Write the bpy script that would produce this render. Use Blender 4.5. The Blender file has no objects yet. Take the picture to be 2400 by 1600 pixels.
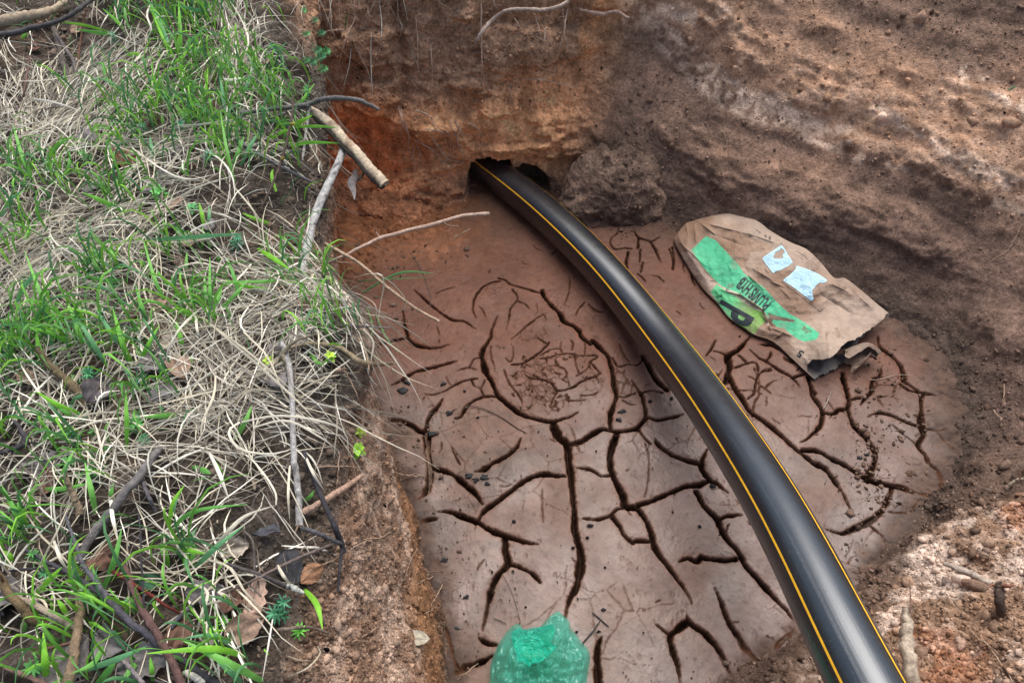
import bpy, bmesh, math, random, numpy as np
from mathutils import Vector
from mathutils.bvhtree import BVHTree
rng = np.random.default_rng(7); random.seed(7)
scene = bpy.context.scene
COL = scene.collection
# ---------------------------------------------------------------- camera model
CAM = np.array([0.0, 0.0, 2.05]); PITCH = math.radians(50); F = 1746.0
SP, CP = math.sin(PITCH), math.cos(PITCH)
RIGHT = np.array([1., 0, 0]); UP = np.array([0, SP, CP]); FWD = np.array([0, CP, -SP])
def ray(px, py):
    return (px-1200.)/F*RIGHT + (800.-py)/F*UP + FWD
def P(px, py, z):                       # where the sight line through a photo point meets height z
    d = ray(px, py); t = (z-CAM[2])/d[2]
    return CAM + d*t
def proj(p):                            # world points -> photo pixels
    p = np.asarray(p, float)-CAM
    dz = p@FWD
    return np.stack([1200+F*(p@RIGHT)/dz, 800-F*(p@UP)/dz], -1)
def Z(kind):                            # reading frames used when measuring the photograph
    x, y, s = {'G': (0, 0, .34438), 'M': (0, 530, .38265), 'L': (0, 1060, .38265), 'T': (650, 0, .36139),
               'R': (1450, 0, .40808), 'A': (850, 500, .34438), 'B': (850, 1000, .38271),
               'C': (1550, 900, .44643), 'D': (1550, 450, .2997), 'E': (1650, 630, .10204)}[kind]
    return lambda pts: [(x+s*p[0], y+s*p[1]) + tuple(p[2:]) for p in pts]
# ---------------------------------------------------------------- noise
TAB = rng.random((64, 64, 64)).astype(np.float32)
def vn(p):
    p = np.asarray(p, np.float32); i = np.floor(p).astype(np.int32); f = p-i; f = f*f*(3-2*f)
    a = i & 63; b = (i+1) & 63
    x0, y0, z0 = a[..., 0], a[..., 1], a[..., 2]; x1, y1, z1 = b[..., 0], b[..., 1], b[..., 2]
    fx, fy, fz = f[..., 0], f[..., 1], f[..., 2]
    def L(u, v, t): return u+(v-u)*t
    return L(L(L(TAB[x0, y0, z0], TAB[x1, y0, z0], fx), L(TAB[x0, y1, z0], TAB[x1, y1, z0], fx), fy),
             L(L(TAB[x0, y0, z1], TAB[x1, y0, z1], fx), L(TAB[x0, y1, z1], TAB[x1, y1, z1], fx), fy), fz)*2-1
def fbm(p, s, o=4, seed=0, g=.5):
    p = np.asarray(p, np.float32)*s+np.float32(seed*7.31+.37); r = 0; a = 1.; n = 0.
    for k in range(o):
        r = r+a*vn(p); n += a; a *= g; p = p*2.03+11.7
    return r/n
def ridged(p, s, o=4, seed=0, g=.55):
    p = np.asarray(p, np.float32)*s+np.float32(seed*5.17+.71); r = 0; a = 1.; n = 0.
    for k in range(o):
        r = r+a*(1-2*np.abs(vn(p))); n += a; a *= g; p = p*2.07+5.3
    return r/n
def worley(p, s, seed=0, k2=False):     # p (n,3): distance to nearest (and 2nd) cell point, cell id
    p = np.asarray(p, np.float32)*s+np.float32(seed*3.7); i = np.floor(p).astype(np.int32)
    d1 = np.full(p.shape[0], 9., np.float32); d2 = d1.copy(); cid = np.zeros(p.shape[0], np.float32)
    for dx in (-1, 0, 1):
        for dy in (-1, 0, 1):
            for dz in (-1, 0, 1):
                c = i+np.array([dx, dy, dz]); a = c & 63
                h = np.stack([TAB[a[:, 0], a[:, 1], a[:, 2]], TAB[a[:, 1], a[:, 2], a[:, 0]], TAB[a[:, 2], a[:, 0], a[:, 1]]], -1)
                d = np.sqrt((((c+h)-p)**2).sum(-1)); m = d < d1
                d2 = np.where(m, d1, np.minimum(d2, d)); cid = np.where(m, h[:, 0], cid); d1 = np.where(m, d, d1)
    return d1, d2, cid
def ss(a, b, x): t = np.clip((x-a)/(b-a), 0, 1); return t*t*(3-2*t)
def mix(a, b, t):
    t = np.asarray(t)[..., None] if np.ndim(t) else t
    return np.asarray(a)*(1-t)+np.asarray(b)*t
def crom(pts, n, closed=False):         # Catmull-Rom through pts, n samples
    pts = np.asarray(pts, float); m = len(pts)
    t = np.linspace(0, m if closed else m-1, n, endpoint=not closed)
    i = np.minimum(t.astype(int), m-1 if closed else m-2); f = (t-i)[:, None]
    if pts.ndim == 3: f = f[..., None]
    g = (lambda k: pts[k % m]) if closed else (lambda k: pts[np.clip(k, 0, m-1)])
    a, b, c, d = g(i-1), g(i), g(i+1), g(i+2)
    return .5*((2*b)+(-a+c)*f+(2*a-5*b+4*c-d)*f*f+(-a+3*b-3*c+d)*f**3)
# ---------------------------------------------------------------- mesh helpers
def mesh(name, V, Fc, mat=None, col=None, smooth=True, parent=None, mats=None, midx=None):
    me = bpy.data.meshes.new(name); V = np.asarray(V, np.float32)
    if isinstance(Fc, np.ndarray):
        k = Fc.shape[1]; nf = Fc.shape[0]
        me.vertices.add(len(V)); me.vertices.foreach_set('co', V.ravel())
        me.loops.add(nf*k); me.loops.foreach_set('vertex_index', Fc.astype(np.int32).ravel())
        me.polygons.add(nf); me.polygons.foreach_set('loop_start', np.arange(0, nf*k, k, dtype=np.int32))
        me.polygons.foreach_set('loop_total', np.full(nf, k, np.int32))
    else:
        me.from_pydata([tuple(map(float, v)) for v in V], [], Fc)
    if col is not None:
        c = np.ones((len(V), 4), np.float32); col = np.asarray(col); c[:, :col.shape[1]] = col
        at = me.color_attributes.new('col', 'FLOAT_COLOR', 'POINT'); at.data.foreach_set('color', c.ravel())
    me.update(calc_edges=True); me.validate(clean_customdata=False)
    if smooth: me.polygons.foreach_set('use_smooth', np.ones(len(me.polygons), bool))
    for m in (mats or ([mat] if mat else [])): me.materials.append(m)
    if midx is not None: me.polygons.foreach_set('material_index', np.asarray(midx, np.int32))
    o = bpy.data.objects.new(name, me); COL.objects.link(o)
    if parent: o.parent = parent
    return o
def grid_faces(nu, nv, wrapu=False, wrapv=False):
    iu = np.arange(nu if wrapu else nu-1); iv = np.arange(nv if wrapv else nv-1)
    a, b = np.meshgrid(iu, iv, indexing='ij'); a2 = (a+1) % nu; b2 = (b+1) % nv
    return np.stack([a*nv+b, a2*nv+b, a2*nv+b2, a*nv+b2], -1).reshape(-1, 4)
def tag(o, label=None, cat=None, group=None, kind=None):
    if label: o['label'] = label
    if cat: o['category'] = cat
    if group: o['group'] = group
    if kind: o['kind'] = kind
    return o
def empty(name, loc):
    o = bpy.data.objects.new(name, None); COL.objects.link(o); o.location = tuple(map(float, loc)); o.empty_display_size = .05
    return o
def parent_keep(ch, par):               # par is an unrotated Empty: shift the mesh into its frame
    v = -Vector(par.location)
    for x in ch.data.vertices: x.co += v
    ch.parent = par
# ---------------------------------------------------------------- materials
def N(nt, t, **k):
    n = nt.nodes.new(t)
    for a, b in k.items():
        if a in n.inputs: n.inputs[a].default_value = b
        else: setattr(n, a, b)
    return n
def material(name, base=None, rough=.8, bumps=(), var=.25, vscale=30, spec=.3, rvar=0, trans=0, speck=None, coat=0, grit=False):
    m = bpy.data.materials.new(name); m.use_nodes = True; nt = m.node_tree; L = nt.links.new
    b = nt.nodes['Principled BSDF']; tc = N(nt, 'ShaderNodeTexCoord'); co = tc.outputs['Object']
    if base is None:
        a = N(nt, 'ShaderNodeAttribute', attribute_name='col'); c = a.outputs['Color']
    else:
        r = N(nt, 'ShaderNodeRGB'); r.outputs[0].default_value = (*base, 1); c = r.outputs[0]
    if var:
        for sc, am in ((vscale, var), (vscale*6.3, var*.9))+(((vscale*24, var*1.1),) if grit else ()):
            nz = N(nt, 'ShaderNodeTexNoise'); nz.inputs['Scale'].default_value = sc; nz.inputs['Detail'].default_value = 5
            L(co, nz.inputs['Vector'])
            mr = N(nt, 'ShaderNodeMapRange'); mr.inputs['From Min'].default_value = .3; mr.inputs['From Max'].default_value = .7
            mr.inputs['To Min'].default_value = 1-am; mr.inputs['To Max'].default_value = 1+am; L(nz.outputs['Fac'], mr.inputs['Value'])
            mx = N(nt, 'ShaderNodeVectorMath', operation='SCALE'); L(c, mx.inputs[0]); L(mr.outputs[0], mx.inputs['Scale']); c = mx.outputs[0]
    if speck:
        for sc, thr, colr in speck:
            vo = N(nt, 'ShaderNodeTexVoronoi'); vo.inputs['Scale'].default_value = sc; L(co, vo.inputs['Vector'])
            lt = N(nt, 'ShaderNodeMapRange'); lt.inputs['From Min'].default_value = thr; lt.inputs['From Max'].default_value = thr*.6; L(vo.outputs['Distance'], lt.inputs['Value'])
            mm = N(nt, 'ShaderNodeMix', data_type='RGBA'); L(lt.outputs[0], mm.inputs['Factor']); L(c, mm.inputs['A']); mm.inputs['B'].default_value = (*colr, 1); c = mm.outputs['Result']
    L(c, b.inputs['Base Color'])
    b.inputs['Roughness'].default_value = rough; b.inputs['Specular IOR Level'].default_value = spec
    if coat: b.inputs['Coat Weight'].default_value = coat; b.inputs['Coat Roughness'].default_value = .25
    if rvar:
        nz = N(nt, 'ShaderNodeTexNoise'); nz.inputs['Scale'].default_value = 9; nz.inputs['Detail'].default_value = 6; L(co, nz.inputs['Vector'])
        mr = N(nt, 'ShaderNodeMapRange'); mr.inputs['From Min'].default_value = .35; mr.inputs['From Max'].default_value = .65
        mr.inputs['To Min'].default_value = rough-rvar; mr.inputs['To Max'].default_value = rough+rvar; L(nz.outputs['Fac'], mr.inputs['Value']); L(mr.outputs[0], b.inputs['Roughness'])
    nrm = None
    for kind, sc, dist, st in bumps:
        if kind == 'n': t = N(nt, 'ShaderNodeTexNoise'); t.inputs['Detail'].default_value = 6; o = t.outputs['Fac']; t.inputs['Roughness'].default_value = .65
        else: t = N(nt, 'ShaderNodeTexVoronoi'); o = t.outputs['Distance']
        t.inputs['Scale'].default_value = sc; L(co, t.inputs['Vector'])
        bp = N(nt, 'ShaderNodeBump'); bp.inputs['Distance'].default_value = dist; bp.inputs['Strength'].default_value = st; L(o, bp.inputs['Height'])
        if nrm: L(nrm, bp.inputs['Normal'])
        nrm = bp.outputs['Normal']
    if nrm: L(nrm, b.inputs['Normal'])
    if trans:
        tr = N(nt, 'ShaderNodeBsdfTranslucent'); L(c, tr.inputs['Color']); ms = N(nt, 'ShaderNodeMixShader'); ms.inputs[0].default_value = trans
        L(b.outputs[0], ms.inputs[1]); L(tr.outputs[0], ms.inputs[2]); L(ms.outputs[0], nt.nodes['Material Output'].inputs['Surface'])
    return m
M_earth = material('earth', rough=.93, bumps=(('n', 60, .012, .7), ('n', 300, .0035, .8), ('v', 230, .0022, .6)), var=.34, vscale=14, spec=.15, grit=True,
                   speck=((95, .16, (.34, .25, .18)), (60, .09, (.03, .02, .018))))
M_mud = material('wet_mud', rough=.42, rvar=.16, bumps=(('n', 14, .012, .4), ('v', 85, .0035, .35), ('n', 200, .0018, .5)), var=.16, vscale=7, spec=.3,
                 speck=((75, .07, (.02, .016, .014)),))
_nt = M_mud.node_tree; _a = next(n for n in _nt.nodes if n.bl_idname == 'ShaderNodeAttribute'); _nt.links.new(_a.outputs['Alpha'], _nt.nodes['Principled BSDF'].inputs['Specular IOR Level'])
M_humus = material('humus', rough=.95, bumps=(('n', 60, .03, 1), ('n', 300, .008, 1)), var=.5, vscale=25, spec=.1)
M_blade = material('grass_blade', rough=.5, var=.12, vscale=40, spec=.3, trans=.45)
M_straw = material('straw', rough=.6, var=.15, vscale=60, spec=.3, trans=.15)
M_twig = material('twig_bark', rough=.8, bumps=(('n', 90, .006, .7), ('n', 350, .004, .9),), var=.3, vscale=120, spec=.2)
M_leaf = material('dead_leaf', rough=.75, bumps=(('n', 120, .003, .6),), var=.3, vscale=60, spec=.25, trans=.12)
M_crumb = material('soil_crumb', rough=.95, bumps=(('n', 300, .004, .8),), var=.3, vscale=90, spec=.1)
M_char = material('charcoal', base=(.012, .013, .016), rough=.6, bumps=(('n', 300, .003, .8),), var=.3, vscale=90, spec=.4)
M_black = material('print_black', base=(.014, .022, .028), rough=.6, var=.4, vscale=300)
# ---------------------------------------------------------------- the earth around the pit
ST = [  # floor edge, lower wall, middle, upper, rim, ground near, ground far
 ('corner', (-.72,2.40,0),(-.77,2.52,.12),(-.77,2.6,.4),(-.76,2.65,.62),(-.79,2.72,.84),(-1.1,3.0,.92),(-2.5,4.2,.97)),
 ('back', (-.45,2.40,0),(-.45,2.53,.11),(-.45,2.6,.4),(-.45,2.66,.65),(-.45,2.76,.92),(-.5,3.1,1.0),(-.8,4.4,1.05)),
 ('back', (-.1,2.54,0),(-.1,2.59,.15),(-.1,2.62,.4),(-.1,2.68,.65),(-.1,2.78,.94),(-.1,3.1,1.02),(-.1,4.4,1.07)),
 ('back', (.14,2.56,0),(.16,2.6,.15),(.19,2.66,.4),(.22,2.73,.66),(.26,2.84,.94),(.3,3.2,1.02),(.4,4.4,1.07)),
 ('right', (.38,2.46,0),(.42,2.54,.15),(.49,2.66,.4),(.55,2.78,.66),(.63,2.93,.94),(.8,3.25,1.02),(1.1,4.4,1.07)),
 ('right', (.74,2.24,0),(.81,2.36,.14),(.94,2.57,.38),(1.05,2.77,.64),(1.18,3.0,.94),(1.35,3.3,1.02),(2.0,4.4,1.07)),
 ('right', (1.14,1.98,0),(1.23,2.1,.13),(1.40,2.33,.36),(1.57,2.56,.62),(1.76,2.82,.9),(2.0,3.15,1.0),(2.9,4.2,1.05)),
 ('right', (1.5,1.7,0),(1.62,1.8,.12),(1.8,1.95,.33),(2.02,2.12,.6),(2.26,2.3,.86),(2.6,2.6,.95),(3.8,3.4,1)),
 ('right', (1.47,1.35,0),(1.6,1.34,.1),(1.77,1.33,.25),(1.97,1.36,.45),(2.22,1.4,.72),(2.5,1.42,.82),(4,1.5,.9)),
 ('near', (1.26,1.07,0),(1.36,1.0,.11),(1.48,.9,.25),(1.6,.77,.4),(1.78,.62,.58),(2.07,.42,.74),(3.4,-.3,.85)),
 ('near', (.92,.79,0),(1.0,.68,.12),(1.07,.55,.26),(1.16,.38,.42),(1.25,.15,.6),(1.4,-.2,.72),(2.2,-1.6,.8)),
 ('near', (.56,.54,0),(.63,.45,.1),(.69,.36,.22),(.75,.22,.38),(.8,0,.58),(.85,-.4,.7),(1.2,-2,.78)),
 ('near', (.36,.1,0),(.37,.03,.2),(.38,-.03,.4),(.39,-.12,.56),(.4,-.28,.68),(.4,-.7,.74),(.5,-2.4,.8)),
 ('left', (.0,.04,0),(-.04,.0,.25),(-.08,-.05,.45),(-.1,-.12,.6),(-.15,-.22,.71),(-.3,-.6,.75),(-1.3,-2.2,.8)),
 ('left', (-.10,.3,0),(-.14,.3,.28),(-.21,.3,.47),(-.28,.3,.61),(-.37,.3,.71),(-.7,.2,.74),(-2.3,-.4,.78)),
 ('left', (-.17,.6,0),(-.21,.6,.28),(-.28,.6,.46),(-.33,.6,.6),(-.42,.6,.71),(-.75,.6,.74),(-2.5,.5,.78)),
 ('left', (-.265,.95,0),(-.30,.95,.28),(-.325,.95,.45),(-.35,.95,.6),(-.39,.95,.72),(-.75,.97,.77),(-2.5,.98,.8)),
 ('left', (-.34,1.15,0),(-.36,1.14,.25),(-.37,1.13,.43),(-.37,1.13,.6),(-.39,1.13,.71),(-.8,1.2,.78),(-2.5,1.25,.82)),
 ('left', (-.43,1.4,0),(-.46,1.4,.2),(-.48,1.4,.42),(-.49,1.4,.6),(-.52,1.4,.72),(-.9,1.45,.79),(-2.6,1.5,.83)),
 ('left', (-.56,1.75,0),(-.58,1.75,.18),(-.57,1.75,.4),(-.55,1.75,.6),(-.58,1.74,.74),(-1.0,1.8,.8),(-2.6,1.9,.84)),
 ('left', (-.67,2.18,0),(-.67,2.18,.18),(-.66,2.18,.4),(-.63,2.18,.61),(-.65,2.18,.75),(-1.05,2.3,.83),(-2.7,2.6,.88)),
]
def build_earth():
    K = np.array([[list(p) for p in s[1:]] for s in ST], float)       # (S,7,3)
    f0 = K[:, 0]; cen = np.array([.35, 1.4, 0]); inn = f0+(cen-f0)/np.linalg.norm(cen-f0, axis=1)[:, None]*.13
    inn[:, 2] = -.035
    K = np.concatenate([inn[:, None], K], 1)                           # (S,8,3)
    S = len(ST)
    # denser stations where the photograph looks from close by
    seglen = np.linalg.norm(np.roll(K[:, 2], -1, 0)-K[:, 2], axis=1)
    dense = np.array([1, 1, 1, 1, 1, 1, 1, 1, 1, 1.2, 1.3, .8, .4, .5, 1.2, 1.5, 1.5, 1.3, 1.1, 1, 1.])
    cnt = np.maximum(6, (seglen*dense/.0052).astype(int))
    us = np.concatenate([s+np.arange(c)/c for s, c in enumerate(cnt)])
    i = us.astype(int); f = (us-i)[:, None, None]; g = lambda k: K[k % S]
    a, b, c, d = g(i-1), g(i), g(i+1), g(i+2)
    KK = .5*((2*b)+(-a+c)*f+(2*a-5*b+4*c-d)*f*f+(-a+3*b-3*c+d)*f**3)  # (U,8,3)
    global FOOT; FOOT = KK[:, 1, :2].copy()
    # profile direction
    nper = [26, 38, 54, 54, 62, 60, 44]
    vs = np.concatenate([l+np.arange(n)/n for l, n in enumerate(nper)]+[[7.]])
    j = np.minimum(vs.astype(int), 6); f = (vs-j)[None, :, None]; h = lambda k: KK[:, np.clip(k, 0, 7)]
    a, b, c, d = h(j-1), h(j), h(j+1), h(j+2)
    Q = .5*((2*b)+(-a+c)*f+(2*a-5*b+4*c-d)*f*f+(-a+3*b-3*c+d)*f**3)
    U, V = Q.shape[:2]
    du = np.roll(Q, -1, 0)-np.roll(Q, 1, 0); dv = np.gradient(Q, axis=1); n = np.cross(dv, du); n /= np.linalg.norm(n, axis=-1, keepdims=True)+1e-9
    if n[U//2, -5, 2] < 0: n = -n
    uu = np.repeat(us, V); vv = np.tile(vs, U); q = Q.reshape(-1, 3); nn = n.reshape(-1, 3)
    kinds = np.array([s[0] for s in ST]); nxt = np.roll(kinds, -1)
    def w(k):                                                           # soft membership of a side
        m = (kinds == k).astype(float); ii = uu.astype(int) % S; t = ss(0, 1, uu-np.floor(uu)); return m[ii]*(1-t)+m[(ii+1) % S]*t
    wb, wr, wn, wl = w('back')+w('corner'), w('right'), w('near'), w('left')
    gm = ss(4.9, 5.4, vv)                                                # ground beyond the rim
    wall = (1-gm)*ss(.7, 1.5, vv)
    big = fbm(q, 2.6, 4, 1); mid = fbm(q, 9, 4, 2); fine = fbm(q, 34, 4, 3); rd = ridged(q, 7, 4, 4)
    d1, d2, cid = worley(q+.02*np.stack([mid, fine, big], -1), 13, 1); e = np.clip((d2-d1)*2.2, 0, 1)
    d1b, d2b, cidb = worley(q+.01*np.stack([fine, mid, big], -1), 38, 2); eb = np.clip((d2b-d1b)*2.2, 0, 1)
    disp = .02*big+.008*mid+.004*fine
    # broken blocky face of the back wall
    blk = wb*wall
    led = ss(.0, .25, fbm(q*np.array([1, 1, 2.2]), 4.2, 4, 6))
    disp += blk*(.035*led+.016*mid+.012*(cid-.5)*e+.006*fine+.02*ridged(q*np.array([1.3, 1, .5]), 3.2, 3, 8)+.005*(cidb-.5)*eb)
    smooth_clay = np.exp(-((q[:, 0]-.12)/.33)**2-((q[:, 2]-.30)/.24)**2)*wb
    disp -= smooth_clay*.55*(.016*mid+.012*(cid-.5)*e+.006*fine)
    # bucket streaks running along the right slope
    tdir = np.array([.82, -.57, .03]); pd = np.array([.5, .72, .48])
    sc = np.stack([q@tdir*.75, q@pd*5.6, q@pd*2.2], -1)+.5*np.stack([big, big*.8+.35*mid, big], -1)
    streak = fbm(sc, 1, 4, 9); sc2 = sc*np.array([.7, 2.3, 1]); streak2 = fbm(sc2, 1, 3, 12)
    rough_r = ss(-.15, .3, fbm(q, 3.3, 3, 21))*.8+.2
    crust = ss(.12, .42, streak*.9+.35*mid+.28*fbm(q, 2, 2, 40))
    disp += wr*wall*(.034*streak+.006*streak2+.014*crust+.02*big+(.15+crust)*rough_r*(.010*mid+.010*fine+.009*(cidb-.5)*eb+.007*(cid-.5)*e))
    # crumbly spoil on the near right
    disp += wn*ss(.9, 1.6, vv)*(.03*mid+.02*big+.018*(cid-.3)*e+.011*(cidb-.5)*eb+.008*fine+.012*rd)
    # crumbly left face
    disp += wl*wall*(.012*mid+.010*(cid-.5)*e+.008*(cidb-.5)*eb+.006*fine+.008*rd)
    disp += gm*(.03*big+.015*mid+.012*np.maximum(rd, 0)+.006*fine)
    # foot of every wall: small lumps fading out over the mud
    foot = ss(0, .5, vv)*(1-ss(1.0, 1.7, vv)); disp += foot*(.012*mid+.010*(cidb-.4)*eb+.006*fine+.014*(cid-.4)*e*wb)
    d1c, d2c, cidc = worley(q+.006*np.stack([fine, mid, big], -1), 85, 3); ec = np.clip((d2c-d1c)*2, 0, 1)
    grit = (cidc-.4)*ec; disp += (1-gm)*ss(.5, 1.3, vv)*grit*(.0075*np.clip(wl+wn, 0, 1)+.005*wb+.0045*wr*(.3+np.clip(crust, 0, 1)))
    disp *= ss(0, .25, vv)
    def bump_at(c, r, h): return h*np.exp(-(((q-np.array(c))/np.array(r))**2).sum(-1))
    # the dark rounded mound right of the hole, a ledge above the pipe, an overhang on the left rim
    mdx = (((q-P(1420, 375, .15))/np.array([.17, .2, .15]))**2).sum(-1); disp += .05*np.exp(-mdx**1.6)*(1+.3*mid)
    disp += bump_at((-.50, 2.5, -.02), (.35, .25, .05), .02)*(1+.8*mid)
    disp += bump_at((-.28, 2.6, .33), (.35, .2, .05), .035)+bump_at((.02, 2.62, .24), (.16, .2, .06), .03)
    disp += bump_at((.33, 2.6, .80), (.10, .3, .14), .04)-bump_at((-.42, 2.6, .72), (.02, .3, .2), .04)-bump_at((-.02, 2.6, .42), (.02, .3, .1), .02)
    disp += bump_at((-.40, 1.15, .72), (.10, .16, .07), .03)
    disp += bump_at((1.62, .82, .42), (.16, .12, .1), .05)+bump_at((1.3, .62, .3), (.12, .1, .1), .04)
    X = q+nn*disp[:, None]
    # the bored hole the pipe comes out of, with a washed-out pocket to its right
    hx = (X[:, 0]-(-.095)+.03*mid)/.088; hz = (X[:, 2]-.06+.03*fine)/.112
    hole = ss(1.15, .75, np.sqrt(hx*hx+hz*hz))
    h2 = ss(1.2, .7, np.sqrt(((X[:, 0]-.07+.25*(X[:, 2]-.05)+.03*mid)/.080)**2+((X[:, 2]-.02-.03*fine)/.085)**2))
    m = (wb > .2)*(X[:, 1] > 2.3)
    X[:, 1] += m*np.maximum(hole*.5, h2*.10)*ss(-.1, -.02, X[:, 2]+.04)
    X[:, 2] -= m*hole*(X[:, 2] < .09)*.04
    # ------- colour
    br = np.array([.185, .108, .066]); grey = np.array([.19, .12, .085]); orange = np.array([.35, .175, .085]); rust = np.array([.29, .105, .042])
    pale = np.array([.50, .36, .27]); dark = np.array([.065, .042, .031]); tan = np.array([.36, .22, .14])
    hum = np.array([.085, .068, .055])
    zz = X[:, 2]; xx = X[:, 0]; yy = X[:, 1]
    nA = fbm(q, 5, 4, 31); nB = fbm(q, 16, 4, 32); nC = fbm(q, 45, 3, 33)
    cb = mix(br, tan, ss(.0, .7, nB*.6+nC*.5)*.5)
    oz = ss(.50, .32, zz+.07*nA+.05*nB-.10*ss(-.3, .2, xx)-.45*ss(.2, .36, xx+.1*nA))*ss(.62, .34, xx+.12*nA)
    cb = mix(cb, orange*(1+.25*nB[:, None]), oz*.9)
    cb = mix(cb, np.array([.31, .17, .08]), ss(.28, .42, xx)*ss(.62, .48, xx)*ss(.35, .5, zz)*.75)
    rz = ss(-.3, -.55, xx+.08*nA)*ss(.5, .36, zz+.08*nB); cb = mix(cb, rust*(1+.3*nB[:, None]), rz*.85)
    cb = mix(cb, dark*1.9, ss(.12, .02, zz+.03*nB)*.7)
    cr = mix(grey, np.array([.23, .14, .098]), ss(-.2, .4, nA))
    cr = mix(cr, np.array([.34, .20, .125]), ss(-.15, .35, streak+.2*nA)*ss(.1, .35, zz)*.8)
    ridge_p = ss(.14, .40, streak*.9+.45*nB+.35*nC+.28*fbm(q, 2, 2, 40))*ss(.2, .42, zz)*ss(1.1, .8, zz)
    pj = proj(X); stripe = np.zeros(len(X))
    for pl, wd in (([(1470, 10), (1560, 90), (1640, 170), (1740, 235), (1830, 262), (1920, 300), (1990, 322)], 34), ([(2060, 262), (2130, 300), (2230, 360), (2330, 410), (2430, 470)], 24), ([(2270, 175), (2340, 220), (2420, 260)], 26), ([(1880, 320), (2010, 370), (2140, 400)], 12), ([(2330, 470), (2400, 500)], 18), ([(1560, 20), (1620, 40), (1700, 30)], 26)):
        pl = np.array(pl, float)
        for a0, b0 in zip(pl[:-1], pl[1:]):
            d_ = b0-a0; t_ = np.clip(((pj-a0)@d_)/(d_@d_), 0, 1); ds = np.linalg.norm(pj-a0-t_[:, None]*d_, axis=1); stripe = np.maximum(stripe, ss(wd*1.25, wd*.35, ds*(1+.9*nB)+wd*.75*nA))
    stripe *= (wr > .3); cr = mix(cr, pale*1.0, np.clip(ridge_p*.22+stripe*ss(-.45, .1, nC+nB)*.85, 0, 1))
    cr = mix(cr, dark*2.2, ss(.1, .5, -streak*.8+.5*nB)*.4)
    cr = mix(cr, np.array([.062, .043, .033]), ss(.62, .92, zz+.1*nA)*ss(1.1, 1.6, xx)*.8)
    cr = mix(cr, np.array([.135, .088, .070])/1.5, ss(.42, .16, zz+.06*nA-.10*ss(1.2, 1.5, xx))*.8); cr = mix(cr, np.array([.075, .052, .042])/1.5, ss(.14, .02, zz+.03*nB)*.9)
    mound = np.exp(-(mdx*1.0)**1.5)*.6; 
    cn = mix(np.array([.30, .185, .12]), np.array([.62, .48, .39]), ss(-.15, .35, nA*.5+nB*.6+.4*nC)); cn = mix(cn, rust*1.1, ss(.2, .5, -nA+.5*nB)*.6)  # the pale tone puts sunlight on the near spoil into its colour
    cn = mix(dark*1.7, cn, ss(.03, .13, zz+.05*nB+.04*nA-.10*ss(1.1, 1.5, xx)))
    cl = mix(np.array([.27, .165, .11]), np.array([.42, .30, .225]), ss(-.2, .4, nB*.7+nC*.5))
    cl = mix(cl, orange*.85*(1+.3*nB[:, None]), ss(.34, .26, zz+.05*nB)*ss(.0, .06, zz)*ss(1.25, 1.05, yy)*.9)
    cl = mix(cl, dark*2, ss(.3, .6, nA)*.4)
    cl = mix(cl, rust*.9, ss(1.25, 1.6, yy)*ss(.6, .4, zz)*.9)
    cl = mix(cl, hum, ss(.62, .72, zz+.04*nB+.03*nC)*ss(.1, -.2, nA-.3))
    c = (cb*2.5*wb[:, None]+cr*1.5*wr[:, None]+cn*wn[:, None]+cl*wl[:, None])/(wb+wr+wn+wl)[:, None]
    c = mix(c, dark*1.3, np.clip(mound*1.3, 0, .9))
    cg = mix(hum*.75, hum*1.7, ss(-.3, .4, nB)); cg = mix(cg, np.array([.22, .15, .105]), ss(.15, .45, nA)*.6)
    c = mix(c, cg, gm*np.clip(wl+.6*wb*ss(-.2, -.6, xx)+.3*wr, 0, 1))
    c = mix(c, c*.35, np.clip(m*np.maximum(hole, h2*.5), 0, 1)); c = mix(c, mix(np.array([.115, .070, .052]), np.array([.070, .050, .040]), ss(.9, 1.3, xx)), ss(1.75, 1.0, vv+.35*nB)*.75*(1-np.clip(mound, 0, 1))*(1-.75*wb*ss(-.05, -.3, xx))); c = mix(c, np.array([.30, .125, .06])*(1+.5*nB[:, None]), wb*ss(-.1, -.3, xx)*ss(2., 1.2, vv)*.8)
    c = np.clip(c*(1+((.28*nC+.12*nB+.30*(cidc-.5)*(1-gm))*(1-.45*wr))[:, None]), .004, .9)
    return us, vs, X.reshape(U, V, 3), c.reshape(U, V, 3), S
us, vs, X, Cc, S = build_earth()
U, Vn_ = X.shape[:2]
parts = {}; pcol = {}
def earth_piece(name, u0, u1, v0, v1, mat):
    if u1 > u0: iu = np.where((us >= u0) & (us < u1))[0]; iu = np.append(iu, (iu[-1]+1) % U)
    else: iu = np.concatenate([np.where(us >= u0)[0], np.where(us < u1)[0]]); iu = np.append(iu, (iu[-1]+1) % U)
    iv = np.where((vs >= v0) & (vs <= v1))[0]
    A = X[np.ix_(iu, iv)]; B = Cc[np.ix_(iu, iv)]
    fc = grid_faces(len(iu), len(iv))
    if True: fc = fc[:, ::-1]
    o = mesh(name, A.reshape(-1, 3), np.ascontiguousarray(fc), mat, B.reshape(-1, 3)); tag(o, kind='structure'); parts[name] = (A.reshape(-1, 3), fc); pcol[name] = B.reshape(-1, 3)[fc[:, 0]]; return o
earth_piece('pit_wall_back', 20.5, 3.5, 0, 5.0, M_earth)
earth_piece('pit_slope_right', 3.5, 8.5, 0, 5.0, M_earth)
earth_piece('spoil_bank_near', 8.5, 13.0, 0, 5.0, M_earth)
earth_piece('pit_wall_left', 13.0, 20.5, 0, 5.0, M_earth)
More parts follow.
